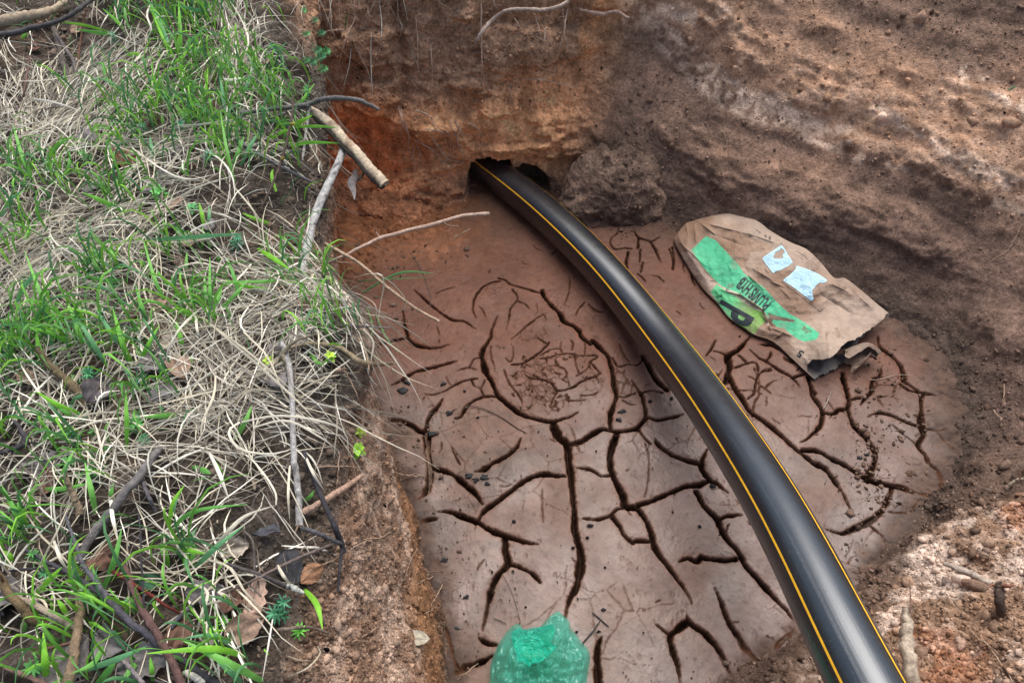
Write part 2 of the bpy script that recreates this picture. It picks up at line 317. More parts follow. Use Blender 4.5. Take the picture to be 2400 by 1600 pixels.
def ground():
    iv = np.where(vs >= 5.0)[0]; A = X[:, iv]; B = Cc[:, iv]
    last = A[:, -1]; cen = np.array([.3, 1.2, 0]); rings = [A]; cols = [B]
    for R_, zt in ((9, 1.0), (25, 1.0), (90, .8)):
        d = last-cen; d[:, 2] = 0; d /= np.linalg.norm(d, axis=1)[:, None]; r = cen+d*R_; r[:, 2] = zt+.05*np.sin(r[:, 0])*np.cos(r[:, 1]*.7)
        rings.append(r[:, None]); cols.append(np.full((U, 1, 3), .09)*np.array([1, .95, .6]))
    A = np.concatenate(rings, 1); B = np.concatenate(cols, 1)
    fc = grid_faces(U, A.shape[1], wrapu=True)[:, ::-1]
    o = mesh('ground', A.reshape(-1, 3), np.ascontiguousarray(fc), M_humus, B.reshape(-1, 3)); tag(o, kind='structure'); parts['ground'] = (A.reshape(-1, 3), fc); pcol['ground'] = B.reshape(-1, 3)[fc[:, 0]]
ground()

def mound():
    # rounded heap of dark fallen soil between the hole and the right slope
    c0 = np.array([.43, 2.50, .0]); nt_, npn = 110, 220; th = np.linspace(.02, 1.75, nt_); ph = np.linspace(0, 2*np.pi, npn, endpoint=False); T_, Ph = np.meshgrid(th, ph, indexing='ij')
    d = np.stack([np.sin(T_)*np.cos(Ph)*.24, np.sin(T_)*np.sin(Ph)*.17, np.cos(T_)*.25], -1).reshape(-1, 3); n = d/np.linalg.norm(d, axis=1)[:, None]; q = c0+d
    d1, d2, ci = worley(q, 22, 5); d1b, d2b, cb = worley(q, 70, 6); r = .075*fbm(q, 5, 4, 44)+.014*fbm(q, 20, 3, 45)+.022*(ci-.5)*np.clip((d2-d1)*2, 0, 1)+.005*(cb-.5)*np.clip((d2b-d1b)*2, 0, 1)
    X_ = q+n*r[:, None]; X_[:, 2] -= .02*np.exp(-((X_[:, 0]-c0[0]+.02)/.02)**2)
    C_ = mix(np.array([.16, .105, .078]), np.array([.25, .165, .12]), ss(-.3, .4, fbm(q, 9, 4, 46)))*(1+.4*(cb-.5))[:, None]; C_ = mix(C_, np.array([.11, .065, .05]), ss(.06, .0, X_[:, 2]))
    fc = grid_faces(nt_, npn, wrapv=True); o = mesh('soil_mound', X_, fc, M_earth, C_); tag(o, kind='structure'); parts['mound'] = (X_, fc); pcol['mound'] = C_[fc[:, 0]]
mound()
# ---------------------------------------------------------------- cracked mud floor
a, b, c = Z('A'), Z('B'), Z('C'); dD = Z('D')
CR = [  # (points, half width in photo pixels at the widest)
 (a([(917,700),(880,770),(865,840),(830,900),(808,960),(822,1010),(835,1060),(850,1100),(885,1150),(915,1230),(960,1270),(1020,1320),(1100,1370),(1180,1395),(1280,1415),(1350,1400),(1420,1385),(1470,1350)]), 5.2),
 (a([(1220,530),(1250,590),(1300,640),(1345,680),(1370,735),(1430,765),(1470,800),(1490,840),(1550,885)]), 4.6),
 (a([(1565,865),(1620,920),(1670,970),(1690,1050),(1705,1150),(1730,1230),(1710,1310),(1690,1370),(1690,1470)]), 4.6),
 (a([(770,715),(752,650),(765,580),(800,520),(860,475),(935,460)]), 2.2),
 (a([(925,440),(970,455),(1010,490),(1100,515),(1180,540),(1215,545)]), 2.2),
 (a([(340,520),(400,570),(460,620),(530,680),(620,730),(700,740),(770,785)]), 2.6),
 (a([(275,670),(285,750),(310,840),(350,890),(430,912),(500,910),(585,893)]), 3.6),
 (a([(90,890),(180,870),(300,848)]), 2.5),
 (a([(195,1165),(260,1130),(340,1080),(420,1055),(520,1035),(600,1010),(640,1000)]), 3),
 (a([(410,1225),(480,1230),(560,1200),(650,1150),(740,1125),(780,1122)]), 1.9),
 (a([(620,1395),(660,1380),(700,1310),(760,1270),(830,1250),(905,1245)]), 3.4),
 (a([(120,1425),(230,1410),(320,1430),(390,1475),(430,1480)]), 5),
 (a([(540,1260),(510,1310),(460,1370),(430,1470),(430,1530)]), 4),
 (a([(1300,1430),(1330,1490),(1400,1560)]), 4.6),
 (a([(1400,1560),(1480,1540),(1560,1490),(1630,1460),(1690,1475),(1780,1475),(1850,1460),(1900,1420),(1925,1380),(1915,1280),(1890,1215)]), 3.8),
 (a([(1830,1130),(1860,1170),(1890,1215),(1960,1205),(2040,1215)]), 2.2),
 (a([(1905,970),(1940,1020),(1965,1080),(2010,1140),(2070,1195)]), 4.5),
 (a([(1925,1380),(2010,1400),(2100,1380),(2190,1355)]), 3.2),
 (a([(1700,980),(1740,1040),(1800,1025),(1870,1030),(1905,990)]), 1.4), (a([(1750,890),(1780,960),(1820,1010)]), 1.2),
 (a([(1730,1230),(1780,1250),(1830,1225),(1860,1215)]), 1.3), (a([(1770,1270),(1820,1300),(1865,1303)]), 1.2),
 (a([(1020,520),(1060,580),(1020,630),(1000,660),(990,730),(970,790)]), 1.5), (a([(1060,600),(1110,620),(1135,655)]), 1.2),
 (a([(1270,880),(1220,940),(1150,990),(1100,1020),(1010,1030)]), 1.8), (a([(1250,680),(1180,715),(1100,780),(1010,860)]), 1.1),
 (a([(1210,990),(1270,985),(1340,960),(1420,955),(1500,970),(1600,970),(1555,1010)]), 1.6), (a([(1210,970),(1280,930),(1345,920)]), 1.2),
 (a([(1090,1090),(1130,1120),(1200,1130),(1280,1150),(1330,1205),(1420,1180),(1500,1130),(1590,1105)]), 1.8),
 (a([(1330,1205),(1310,1250),(1285,1285),(1285,1340)]), 1.5), (a([(1000,1160),(1050,1220),(1080,1260),(1095,1305)]), 1.6),
 (a([(1390,1230),(1410,1275),(1510,1270)]), 1.4), (a([(1480,1235),(1560,1235),(1610,1210)]), 1.5), (a([(1440,970),(1455,1040),(1470,1080)]), 1.2),
 (a([(1350,870),(1350,920),(1360,960)]), 1.1), (a([(1410,860),(1430,890),(1420,930)]), 1.1), (a([(1515,880),(1515,965)]), 1.3),
 (a([(1550,1010),(1600,1060),(1615,1090)]), 1.4), (a([(1310,1030),(1370,1060),(1390,1105)]), 1.3), (a([(1560,1010),(1520,1070),(1450,1100)]), 1.1),
 (a([(960,1060),(985,1130),(1000,1160)]), 1.2), (a([(900,1060),(870,960),(865,900)]), 1.0), (a([(1020,900),(1020,960),(1000,1010),(960,980)]), 1.0),
 (a([(1190,845),(1250,885)]), 1.4), (a([(1740,90),(1730,130),(1690,160),(1685,200),(1720,240),(1780,235),(1830,240)]), 1.8),
 (a([(1835,100),(1880,160),(1960,190),(2000,260),(2030,330)]), 2.2), (a([(1960,190),(2030,160)]), 1.6), (a([(1880,160),(1870,230)]), 2),
 (a([(1890,240),(1885,330)]), 2), (a([(1810,260),(1795,330),(1805,380)]), 2.2), (a([(1910,330),(1890,400)]), 1.6), (a([(1870,410),(1930,465)]), 1.5),
 (a([(2090,240),(2115,300),(2110,380)]), 2.2), (a([(1960,420),(2010,430),(2050,465)]), 1.3), (a([(1540,625),(1580,660),(1650,680)]), 1.3),
 (a([(1395,420),(1410,480),(1400,560),(1375,630)]), .9), (a([(1510,610),(1470,660),(1450,700)]), 1.1), (a([(740,1125),(760,1170),(800,1190),(830,1250)]), 1.5),
 (a([(640,1070),(720,1050),(780,1060)]), 1.3), (a([(725,1050),(750,1000),(800,975)]), 1.5), (a([(490,550),(560,520),(630,500)]), .9), (a([(830,1130),(805,1185)]), 1.2),
 (b([(1175,0),(1210,60),(1255,105),(1265,200),(1275,280),(1280,370),(1290,470),(1300,570),(1315,680),(1330,760),(1335,850),(1325,930),(1290,1010),(1260,1080),(1240,1180)]), 8.0),
 (b([(1265,110),(1330,95),(1400,50),(1460,15),(1520,20),(1600,22),(1690,8)]), 3.5),
 (b([(975,70),(940,130),(880,180),(800,220),(740,260),(690,275)]), 4.6), (b([(430,250),(500,265),(560,290),(620,340),(680,390),(735,470)]), 5.5),
 (b([(395,60),(400,150),(415,250),(410,330),(385,400),(340,455)]), 7.0), (b([(1240,298),(1160,290),(1080,290),(1000,325),(920,380),(850,430),(780,480),(735,525)]), 5),
 (b([(315,605),(380,575),(450,555)]), 5), (b([(460,515),(530,520),(600,545),(690,575),(740,600),(800,635),(880,665),(960,690),(1080,715)]), 6), (b([(735,510),(705,580)]), 3),
 (b([(870,670),(875,730),(890,790),(890,840),(840,890),(800,960),(780,1040),(760,1110),(735,1245)]), 5.8), (b([(890,835),(960,850),(1030,885),(1070,920),(1088,950)]), 4),
 (b([(1560,45),(1530,110),(1520,180),(1530,270),(1560,350),(1590,410),(1610,480),(1690,495),(1740,570),(1770,650),(1800,740),(1870,840),(1930,920),(1980,1000),(2010,1075)]), 6.2),
 (b([(1310,250),(1380,252),(1430,275),(1470,298),(1530,290)]), 3), (b([(1690,470),(1780,445),(1870,410),(1960,365),(2060,350),(2115,330)]), 4.4),
 (b([(1350,555),(1440,560),(1510,540),(1560,500),(1610,485)]), 3), (b([(1530,545),(1570,600),(1590,650),(1660,710)]), 3.6), (b([(1670,695),(1770,690)]), 3.4),
 (b([(1785,60),(1810,100),(1870,150),(1950,190),(2060,220)]), 4.4), (b([(2110,130),(2080,200),(2080,265),(2130,330),(2170,345),(2240,400)]), 4.8),
 (b([(1945,825),(2000,795),(2055,820),(2080,790),(2140,805),(2250,812),(2290,800)]), 4.6), (b([(2040,395),(2090,480),(2170,560)]), 4),
 (b([(1980,1140),(2000,1190),(2060,1230),(2130,1290),(2190,1370),(2230,1450),(2260,1560)]), 5.5), (b([(1980,1190),(1930,1230),(1895,1270),(1900,1350),(1930,1440),(1960,1600)]), 5.5),
 (b([(1800,1215),(1850,1245),(1895,1265)]), 2.5), (b([(1465,1280),(1440,1350),(1435,1440),(1445,1560),(1450,1700)]), 6.5), (b([(710,1290),(760,1320),(830,1330)]), 4),
 (b([(545,120),(570,180),(605,235)]), 1.5), (b([(1690,15),(1720,60),(1760,95)]), 2.4), (b([(1730,100),(1755,200),(1750,300),(1730,430)]), .8), (b([(1095,380),(1100,450),(1110,590)]), .9),
 (b([(580,1500),(650,1465),(720,1440),(800,1390)]), 6), (b([(470,1180),(520,1280),(560,1400),(590,1480)]), 4),
 (c([(360,-40),(375,0),(430,80),(470,140),(540,190),(600,240),(670,300),(740,360),(800,410),(860,440),(910,510),(950,570),(980,630),(1010,685)]), 5.4),
 (c([(750,345),(820,350),(900,390),(980,430),(1050,480),(1120,510),(1210,535),(1280,555),(1350,580),(1440,585),(1460,540),(1440,470),(1400,430),(1370,370),(1340,320),(1370,270),(1360,200),(1360,130),(1360,60)]), 4.6),
 (c([(950,-60),(960,0),(980,80),(985,150),(1020,220),(1080,280),(1120,340),(1125,400),(1100,460),(1080,505)]), 4.4),
 (c([(785,0),(800,60),(845,130),(845,200),(800,260),(735,305)]), 3.6), (c([(850,145),(910,150),(930,130),(980,135)]), 3), (c([(985,80),(1045,72)]), 2.4),
 (c([(1080,170),(1130,155),(1200,165),(1280,195),(1350,225),(1430,250),(1500,245)]), 3), (c([(1210,210),(1270,265),(1335,320)]), 1.4),
 (c([(1210,545),(1185,610),(1150,670),(1080,725),(1000,765),(940,780),(860,760)]), 4.8), (c([(1095,735),(1150,790),(1180,850),(1200,935)]), 2),
 (c([(1325,775),(1300,850),(1280,950)]), 1.2), (c([(180,560),(230,640),(290,700),(330,790),(400,870),(450,950),(500,1010),(570,1090),(650,1170),(690,1240)]), 5.6),
 (c([(290,710),(350,685),(430,685)]), 3), (c([(280,1060),(310,1130),(340,1210),(390,1300),(430,1380),(480,1440),(520,1460)]), 5.6),
 (c([(590,1390),(640,1340),(690,1280)]), 4), (c([(660,1375),(700,1410),(770,1470)]), 3.5), (c([(405,1495),(470,1465)]), 3), (c([(1440,260),(1500,330),(1590,415)]), 1.4),
 (c([(1255,0),(1290,30),(1360,50),(1460,70)]), 2.6), (c([(1040,110),(1070,75),(1110,40),(1110,0)]), 2.6), (c([(1185,670),(1290,680),(1350,610)]), 1.6),
 (c([(990,985),(1060,995),(1190,985)]), 2.4), (c([(455,75),(490,40),(497,0)]), 1.8),
 (dD([(500,1480),(510,1440),(530,1360),(520,1280),(600,1230),(650,1180),(700,1120)]), 5.4), (dD([(570,1365),(660,1340),(740,1330),(760,1400)]), 2.2), (dD([(860,1385),(780,1410),(745,1480),(730,1560)]), 2),
 (dD([(600,1270),(660,1330)]), 2), (dD([(690,1230),(760,1290),(830,1320),(900,1370),(960,1410),(1030,1450),(1080,1520)]), 3), (dD([(1030,1445),(1130,1415)]), 2.5),
 (dD([(1150,1430),(1165,1500),(1210,1567)]), 3.5), (dD([(870,1250),(830,1330)]), 2.2), (dD([(410,1240),(500,1265)]), 1.6), (dD([(430,1150),(350,1280)]), 1.8), (dD([(1400,1450),(1440,1567)]), 2.4),
 (dD([(1690,1120),(1710,1210),(1800,1280),(1880,1380),(1890,1480)]), 3.6), (dD([(1720,1370),(1710,1440),(1660,1470),(1650,1567)]), 3), (dD([(1890,1480),(2000,1560)]), 2.6),
 (dD([(780,1190),(880,1200),(960,1260)]), 3), (dD([(90,430),(100,520),(85,590)]), 2), (dD([(240,640),(260,730)]), 2.4),
]
def mud():
    hx = np.arange(-.62, 1.60, .0027); hy = np.arange(.36, 2.66, .0027)
    gx = np.concatenate([np.arange(-1.05, -.62, .02), hx, np.arange(1.60, 1.9, .02)]); gy = np.concatenate([np.arange(-.15, .36, .015), hy, np.arange(2.66, 3.35, .02)])
    Xg, Yg = np.meshgrid(gx, gy, indexing='ij'); sh = Xg.shape
    q = np.stack([Xg.ravel(), Yg.ravel(), np.zeros(Xg.size)], -1)
    lo = fbm(q, 2.2, 3, 50); md = fbm(q, 12, 3, 51); fi = fbm(q, 60, 3, 52); ed = fbm(q, 38, 3, 53).reshape(sh)
    wob = np.stack([fbm(q, 14, 3, 54), fbm(q, 14, 3, 55)], -1).reshape(*sh, 2)*.0060+np.stack([fi.reshape(sh), ed], -1)*.0032
    depth = np.zeros(sh); lip = np.zeros(sh)
    lines = list(CR)
    # fine crazing inside the round dried puddle and scattered hair cracks
    r2 = random.Random(3)
    for k in range(60):
        an = r2.random()*6.28; rr = math.sqrt(r2.random()); cx = 1310+330*rr*math.cos(an); cy = 1140+200*rr*math.sin(an)
        th = r2.random()*6.28; L = r2.uniform(18, 62); pts = [(cx, cy)]
        for s_ in range(3): th += r2.uniform(-.8, .8); pts.append((pts[-1][0]+L/3*math.cos(th), pts[-1][1]+L/3*math.sin(th)*.8))
        lines.append((a(pts), r2.uniform(.7, 1.5)))
        if r2.random() < .5: th += 1.4; lines.append((a([pts[2], (pts[2][0]+L*.5*math.cos(th), pts[2][1]+L*.5*math.sin(th))]), .8))
    for k in range(70):
        px, py = r2.uniform(930, 2150), r2.uniform(560, 1580); th = r2.random()*6.28; L = r2.uniform(8, 34); pts = [(px, py)]
        for s_ in range(3): th += r2.uniform(-.6, .6); pts.append((pts[-1][0]+L/3*math.cos(th), pts[-1][1]+L/3*math.sin(th)))
        lines.append((pts, r2.uniform(.5, .9)))
    allp = [np.array(l_[0])[:, :2] for l_ in lines[:len(CR)]]
    def joined(i, p):
        return any(j != i and np.min(np.hypot(*(crom(a_, len(a_)*5)-np.array(p)  ).T)) < 14 for j, a_ in enumerate(allp))
    for li, (pts, hw) in enumerate(lines):
        ja = 1. if li < len(CR) and joined(li, pts[0][:2]) else 0.; jb = 1. if li < len(CR) and joined(li, pts[-1][:2]) else 0.
        W = np.array([P(x, y, 0) for x, y in pts])[:, :2]; n = max(4, len(W)*5); W = crom(W, n)
        dist = np.linalg.norm(W-CAM[:2], axis=1); dep = np.sqrt(dist**2+4.2)*.97; t = np.linspace(0, 1, n)
        rj = np.random.default_rng(int(abs(W[0, 0]*1e4)) % 9999); tap = np.minimum(1, np.minimum((t*3.2)**.75+.06+ja, ((1-t)*3.2)**.75+.06+jb))*(1+.18*np.convolve(rj.normal(size=n+4), np.ones(5)/2.2, 'valid')[:n])
        hwv = hw*dep/F*(1.08 if hw > 2.6 else 1.0)*np.clip(tap, .16, 1.6)
        for k in range(n-1):
            A_, B_ = W[k], W[k+1]; r = max(hwv[k], hwv[k+1]); pad = r*2.2+.022
            i0, i1 = np.searchsorted(gx, [min(A_[0], B_[0])-pad, max(A_[0], B_[0])+pad]); j0, j1 = np.searchsorted(gy, [min(A_[1], B_[1])-pad, max(A_[1], B_[1])+pad])
            if i1 <= i0 or j1 <= j0: continue
            px = Xg[i0:i1, j0:j1]+wob[i0:i1, j0:j1, 0]; py = Yg[i0:i1, j0:j1]+wob[i0:i1, j0:j1, 1]
            d = B_-A_; l2 = d@d+1e-12; tt = np.clip(((px-A_[0])*d[0]+(py-A_[1])*d[1])/l2, 0, 1)
            dd = np.hypot(px-A_[0]-tt*d[0], py-A_[1]-tt*d[1]); w_ = hwv[k]*(1-tt)+hwv[k+1]*tt+.0011
            x_ = dd/w_
            dv = np.clip(1-x_, 0, 1)**.85*np.minimum(4.6*w_+.002, .050)
            depth[i0:i1, j0:j1] = np.maximum(depth[i0:i1, j0:j1], dv)
            lip[i0:i1, j0:j1] = np.maximum(lip[i0:i1, j0:j1], np.exp(-np.clip(dd-w_, 0, 1)/(.004+w_*.5))*np.minimum(w_*.45, .0034)*min(1, hw/3.5))
    lo, md, fi = (v.reshape(sh) for v in (lo, md, fi))
    # connected crazing of small plates inside the round puddle, and around the big cracks
    def craze(s, seed, w, gate, dmax, wb=.5):
        nonlocal depth
        idx = np.where(gate.ravel() > .02)[0]; qq = q[idx]; qq = qq+np.stack([fbm(qq, 25, 2, seed+1), fbm(qq, 25, 2, seed+2), 0*qq[:, 0]], -1)*.010; qq[:, 2] = .37
        d1, d2, _ = worley(qq, s, seed); e = (d2-d1)/s*.5; ww = w*gate.ravel()[idx]*(.55+.6*np.clip(fbm(qq, 30, 2, seed+3)+.35, 0, 1)/.7)
        x_ = e/np.maximum(ww, 1e-6); dv = np.sqrt(np.clip(1-x_*x_, 0, 1))*dmax*gate.ravel()[idx]; flat = depth.ravel(); flat[idx] = np.maximum(flat[idx], dv); depth = flat.reshape(sh)
    pp = proj(np.stack([q[:, 0], q[:, 1], 0*q[:, 0]], -1)); ax, ay = (pp[:, 0]-850)/.34438, (pp[:, 1]-500)/.34438
    el = np.sqrt(((ax-1320)/370)**2+((ay-1140)/215)**2).reshape(sh); gn = fbm(q, 9, 3, 64).reshape(sh)
    g1 = ss(1.05, .7, el)*ss(-.45, -.1, gn); craze(34, 66, .0013, g1, .0045)
    g1b = ss(1.15, .85, np.sqrt(((ax-1230)/400)**2+((ay-980)/420)**2).reshape(sh))*ss(.0, .2, gn); craze(20, 67, .0011, g1b, .0035)
    g2 = ss(1.0, .6, np.sqrt(((ax-1850)/260)**2+((ay-1120)/150)**2).reshape(sh))*ss(-.1, .1, gn); craze(27, 68, .0016, g2, .006)
    g3 = ss(1.0, .6, np.sqrt(((pp[:, 0]-1850)/330)**2+((pp[:, 1]-900)/110)**2).reshape(sh))*ss(-.05, .12, gn); craze(11, 69, .0022, g3, .010)
    g4 = ss(1.75, 1.4, Yg)*ss(-.05, .15, fbm(q, 5, 3, 81).reshape(sh)); craze(8, 80, .0010, g4, .003)
    # distance to the foot of the walls
    fd = np.full(sh, 1.)
    for k in range(0, len(FOOT), 4):
        A_ = FOOT[k]; B_ = FOOT[(k+4) % len(FOOT)]; pad = .26
        i0, i1 = np.searchsorted(gx, [min(A_[0], B_[0])-pad, max(A_[0], B_[0])+pad]); j0, j1 = np.searchsorted(gy, [min(A_[1], B_[1])-pad, max(A_[1], B_[1])+pad])
        if i1 <= i0 or j1 <= j0: continue
        px, py = Xg[i0:i1, j0:j1], Yg[i0:i1, j0:j1]; d = B_-A_; l2 = d@d+1e-12; tt = np.clip(((px-A_[0])*d[0]+(py-A_[1])*d[1])/l2, 0, 1)
        fd[i0:i1, j0:j1] = np.minimum(fd[i0:i1, j0:j1], np.hypot(px-A_[0]-tt*d[0], py-A_[1]-tt*d[1]))
    rough_e = fbm(q, 30, 4, 71).reshape(sh); side = ss(.9, 1.3, Xg)*.8+ss(-.1, -.3, Xg-.3*(1.2-Yg))*.25+ss(2.1, 2.45, Yg)*.35+ss(-.05, -.25, Xg)*ss(1.9, 2.2, Yg)*.9
    edge_m = ss(.05+.17*side, .0, fd+.05*md+.035*rough_e)
    w1_, w2_, wc_ = worley(q+.006*np.stack([fbm(q, 30, 2, 73), fbm(q, 30, 2, 74), 0*q[:, 0]], -1), 30, 75); lump = (np.clip((w2_-w1_)*2.5, 0, 1)*(.004+.010*wc_)).reshape(sh)
    depth *= 1-edge_m*.85; lip *= 1-edge_m
    z = .008*lo+.0022*md+.0007*fi-depth-lip+edge_m*(.008+.008*rough_e+.006*md+.003*fi)+(ss(.0, .6, edge_m)+.6*ss(.05, -.3, Xg)*ss(1.95, 2.2, Yg)*ss(-.3, .2, md))*lump*(.25+.75*ss(-.1, -.35, Xg)*ss(1.9, 2.2, Yg))
    pl = np.array([P(1128, 384, .0), P(1244, 470, .0), P(1405, 622, .0), P(1550, 800, .0)])[:, :2]+np.array([.0, -.0]); pl[:, 0] -= np.array([.0, .0, .015, .05]); cd_ = np.full(sh, 9.)
    for A_, B_ in zip(pl[:-1], pl[1:]):
        d = B_-A_; tt = np.clip(((Xg-A_[0])*d[0]+(Yg-A_[1])*d[1])/(d@d), 0, 1); cd_ = np.minimum(cd_, np.hypot(Xg-A_[0]-tt*d[0], Yg-A_[1]-tt*d[1]))
    z += .012*np.exp(-((cd_-.07)/.02)**2)*(1+.7*md)*ss(1.5, 2.0, Yg)
    # impressions of rain drops and footmarks
    rr = np.random.default_rng(5)
    for k in range(420):
        px, py = rr.uniform(1000, 2250), rr.uniform(620, 1600); w_ = P(px, py, 0); r = rr.uniform(.0025, .006)
        i0, i1 = np.searchsorted(gx, [w_[0]-.02, w_[0]+.02]); j0, j1 = np.searchsorted(gy, [w_[1]-.02, w_[1]+.02])
        z[i0:i1, j0:j1] -= .003*np.exp(-(((Xg[i0:i1, j0:j1]-w_[0])/r)**2+((Yg[i0:i1, j0:j1]-w_[1])/(r*1.5))**2))
    c0 = np.array([.130, .060, .040]); c1 = np.array([.160, .104, .084]); c2 = np.array([.150, .086, .058]); cdk = np.array([.052, .026, .017]); gry = np.array([.22, .185, .165])
    near = ss(1.75, 1.15, Yg+.15*lo); C = mix(c0, c1, near)  # near mud paler: drier, with sky reflection put into the colour
    C = mix(C, c2, ss(-.1, .5, fbm(q, 3.4, 3, 58).reshape(sh))*.5*near)
    C = mix(C, np.array([.125, .07, .052]), ss(.0, .5, -lo)*(1-near)*.5)
    C = mix(C, gry*.8, ss(.0, .45, fbm(q, 5, 4, 60).reshape(sh)+.25*ss(-.05, -.25, Xg)+.2*ss(1.15, 1.35, Xg)-.1)*near*.5)  # grey patches put the sheen of the near mud into its colour
    dirt = np.clip(ss(-.02, -.2, Xg-.12+.25*(Yg-1.0)*-1)*ss(1.6, 1.2, Yg)+ss(1.30, 1.5, Xg+.1*lo), 0, 1)*ss(-.2, .3, fbm(q, 22, 4, 61).reshape(sh))
    C = mix(C, np.array([.085, .062, .05]), dirt*.6)
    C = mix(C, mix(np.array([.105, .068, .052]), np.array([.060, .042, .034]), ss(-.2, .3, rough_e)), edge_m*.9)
    C = mix(C, np.array([.20, .085, .042])*(.8+.5*wc_.reshape(sh)[..., None]), np.clip(edge_m*ss(-.1, -.4, Xg+.1*md)*ss(1.9, 2.2, Yg), 0, .8))
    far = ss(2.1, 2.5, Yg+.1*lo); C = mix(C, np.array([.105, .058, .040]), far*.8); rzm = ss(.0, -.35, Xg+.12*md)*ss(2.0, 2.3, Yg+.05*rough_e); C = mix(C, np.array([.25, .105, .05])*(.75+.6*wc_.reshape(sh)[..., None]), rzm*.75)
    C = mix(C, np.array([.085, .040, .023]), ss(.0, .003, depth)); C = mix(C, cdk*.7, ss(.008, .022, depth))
    halo = ss(.0004, .002, lip)*(depth < .0005); C = mix(C, C*np.array([1.12, .98, .9]), halo*.6)
    C = np.clip(C*(1+.05*fi[..., None]+.10*md[..., None]), .004, 1)
    fc = grid_faces(*sh)
    wet = .10+.30*ss(1.7, 1.0, Yg+.2*lo)*ss(-.25, .25, fbm(q, 4, 3, 78).reshape(sh)+.1); wet = wet*(1-edge_m)*(1-.8*ss(.001, .01, depth))+.02
    C = np.concatenate([C, wet[..., None]], -1)
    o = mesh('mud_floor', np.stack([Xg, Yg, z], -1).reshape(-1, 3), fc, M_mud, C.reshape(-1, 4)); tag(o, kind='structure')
mud()
# ---------------------------------------------------------------- surfaces to stand things on
def bvh_of(lst):
    V = np.concatenate([v for v, f in lst]); off = np.cumsum([0]+[len(v) for v, f in lst[:-1]]); Fq = np.concatenate([f+o for (v, f), o in zip(lst, off)])
    return BVHTree.FromPolygons(V.tolist(), Fq.tolist())
floorq = (np.array([(-1.5, -.3, 0), (2.2, -.3, 0), (2.2, 3.4, 0), (-1.5, 3.4, 0)], float), np.array([[0, 1, 2, 3]]))
def thin(nm, su):                                                       # lighter copies are enough for placement
    v, f = parts[nm]; return v, f
BV = bvh_of([thin(k, 1) for k in parts]+[floorq]); FCOL = np.concatenate([pcol[k] for k in parts]+[np.array([[.12, .08, .06]])])
def hit(px, py):
    d = Vector(ray(px, py)); l, n, i, t = BV.ray_cast(Vector(CAM), d.normalized())
    if l is None: return P(px, py, .75), np.array([0, 0, 1.])
    n = np.array(n); n = n if n@ray(px, py) < 0 else -n
    return np.array(l), n
def down(x, y):
    l, n, i, t = BV.ray_cast(Vector((x, y, 3)), Vector((0, 0, -1)))
    return (np.array(l), np.array(n)*(1 if n[2] > 0 else -1)) if l is not None else (np.array([x, y, .8]), np.array([0, 0, 1.]))
def rp(px, py, p, toward=0.0):          # point on the sight line at the camera distance of p, pulled towards the camera
    d = ray(px, py); t = (p-CAM)@FWD-toward
    return CAM+d*t
# ---------------------------------------------------------------- tubes
def tube(path, rad, sides=8, jit=.12, seed=0, flat=1.0, cap=True):
    jit = jit*.4
    path = np.asarray(path, float); n = len(path); T = np.gradient(path, axis=0); T /= np.linalg.norm(T, axis=1)[:, None]+1e-9
    up = np.array([0, 0, 1.]) if abs(T[0, 2]) < .9 else np.array([1., 0, 0]); Vs = []; r_ = np.random.default_rng(seed)
    rad = np.interp(np.linspace(0, 1, n), np.linspace(0, 1, len(rad)), rad) if np.ndim(rad) else np.full(n, rad)
    ang = np.linspace(0, 2*np.pi, sides, endpoint=False); s = up
    for k in range(n):
        s = np.cross(np.cross(T[k], s), T[k]); s /= np.linalg.norm(s)+1e-9; b_ = np.cross(T[k], s)
        rr = rad[k]*(1+jit*r_.normal(size=sides)*.6+jit*.5*r_.normal())
        Vs.append(path[k]+np.outer(np.cos(ang)*rr*flat, s)+np.outer(np.sin(ang)*rr, b_))
    V = np.concatenate(Vs); fc = [tuple(int(x) for x in f) for f in grid_faces(n, sides, wrapv=True)]
    if cap: fc += [tuple(range(sides-1, -1, -1)), tuple(range((n-1)*sides, n*sides))]
    return V, fc
def join(lst):
    V = []; Fc = []; o = 0; C = []
    for it in lst:
        v, f = it[:2]; V.append(v); Fc += [tuple(x+o for x in q_) for q_ in f]; o += len(v)
        if len(it) > 2: C.append(np.tile(it[2], (len(v), 1)) if np.ndim(it[2]) == 1 else it[2])
    return np.concatenate(V), Fc, (np.concatenate(C) if C else None)
def pts3(pts, lift=.01):                # (px,py) -> on the ground + lift; (px,py,h) h above the ground; (px,py,'z',z) absolute height
    out = []
    for p in pts:
        if len(p) == 4: out.append(P(p[0], p[1], p[3]))
        else:
            h, n = hit(p[0], p[1]); e = p[2] if len(p) == 3 else lift; g = P(p[0], p[1], h[2]+e)
            if abs(n[2]) < .5: g = rp(p[0], p[1], h, e+.004)
            out.append(g)
    return np.array(out)
def smooth_path(w, n): return crom(w, n)
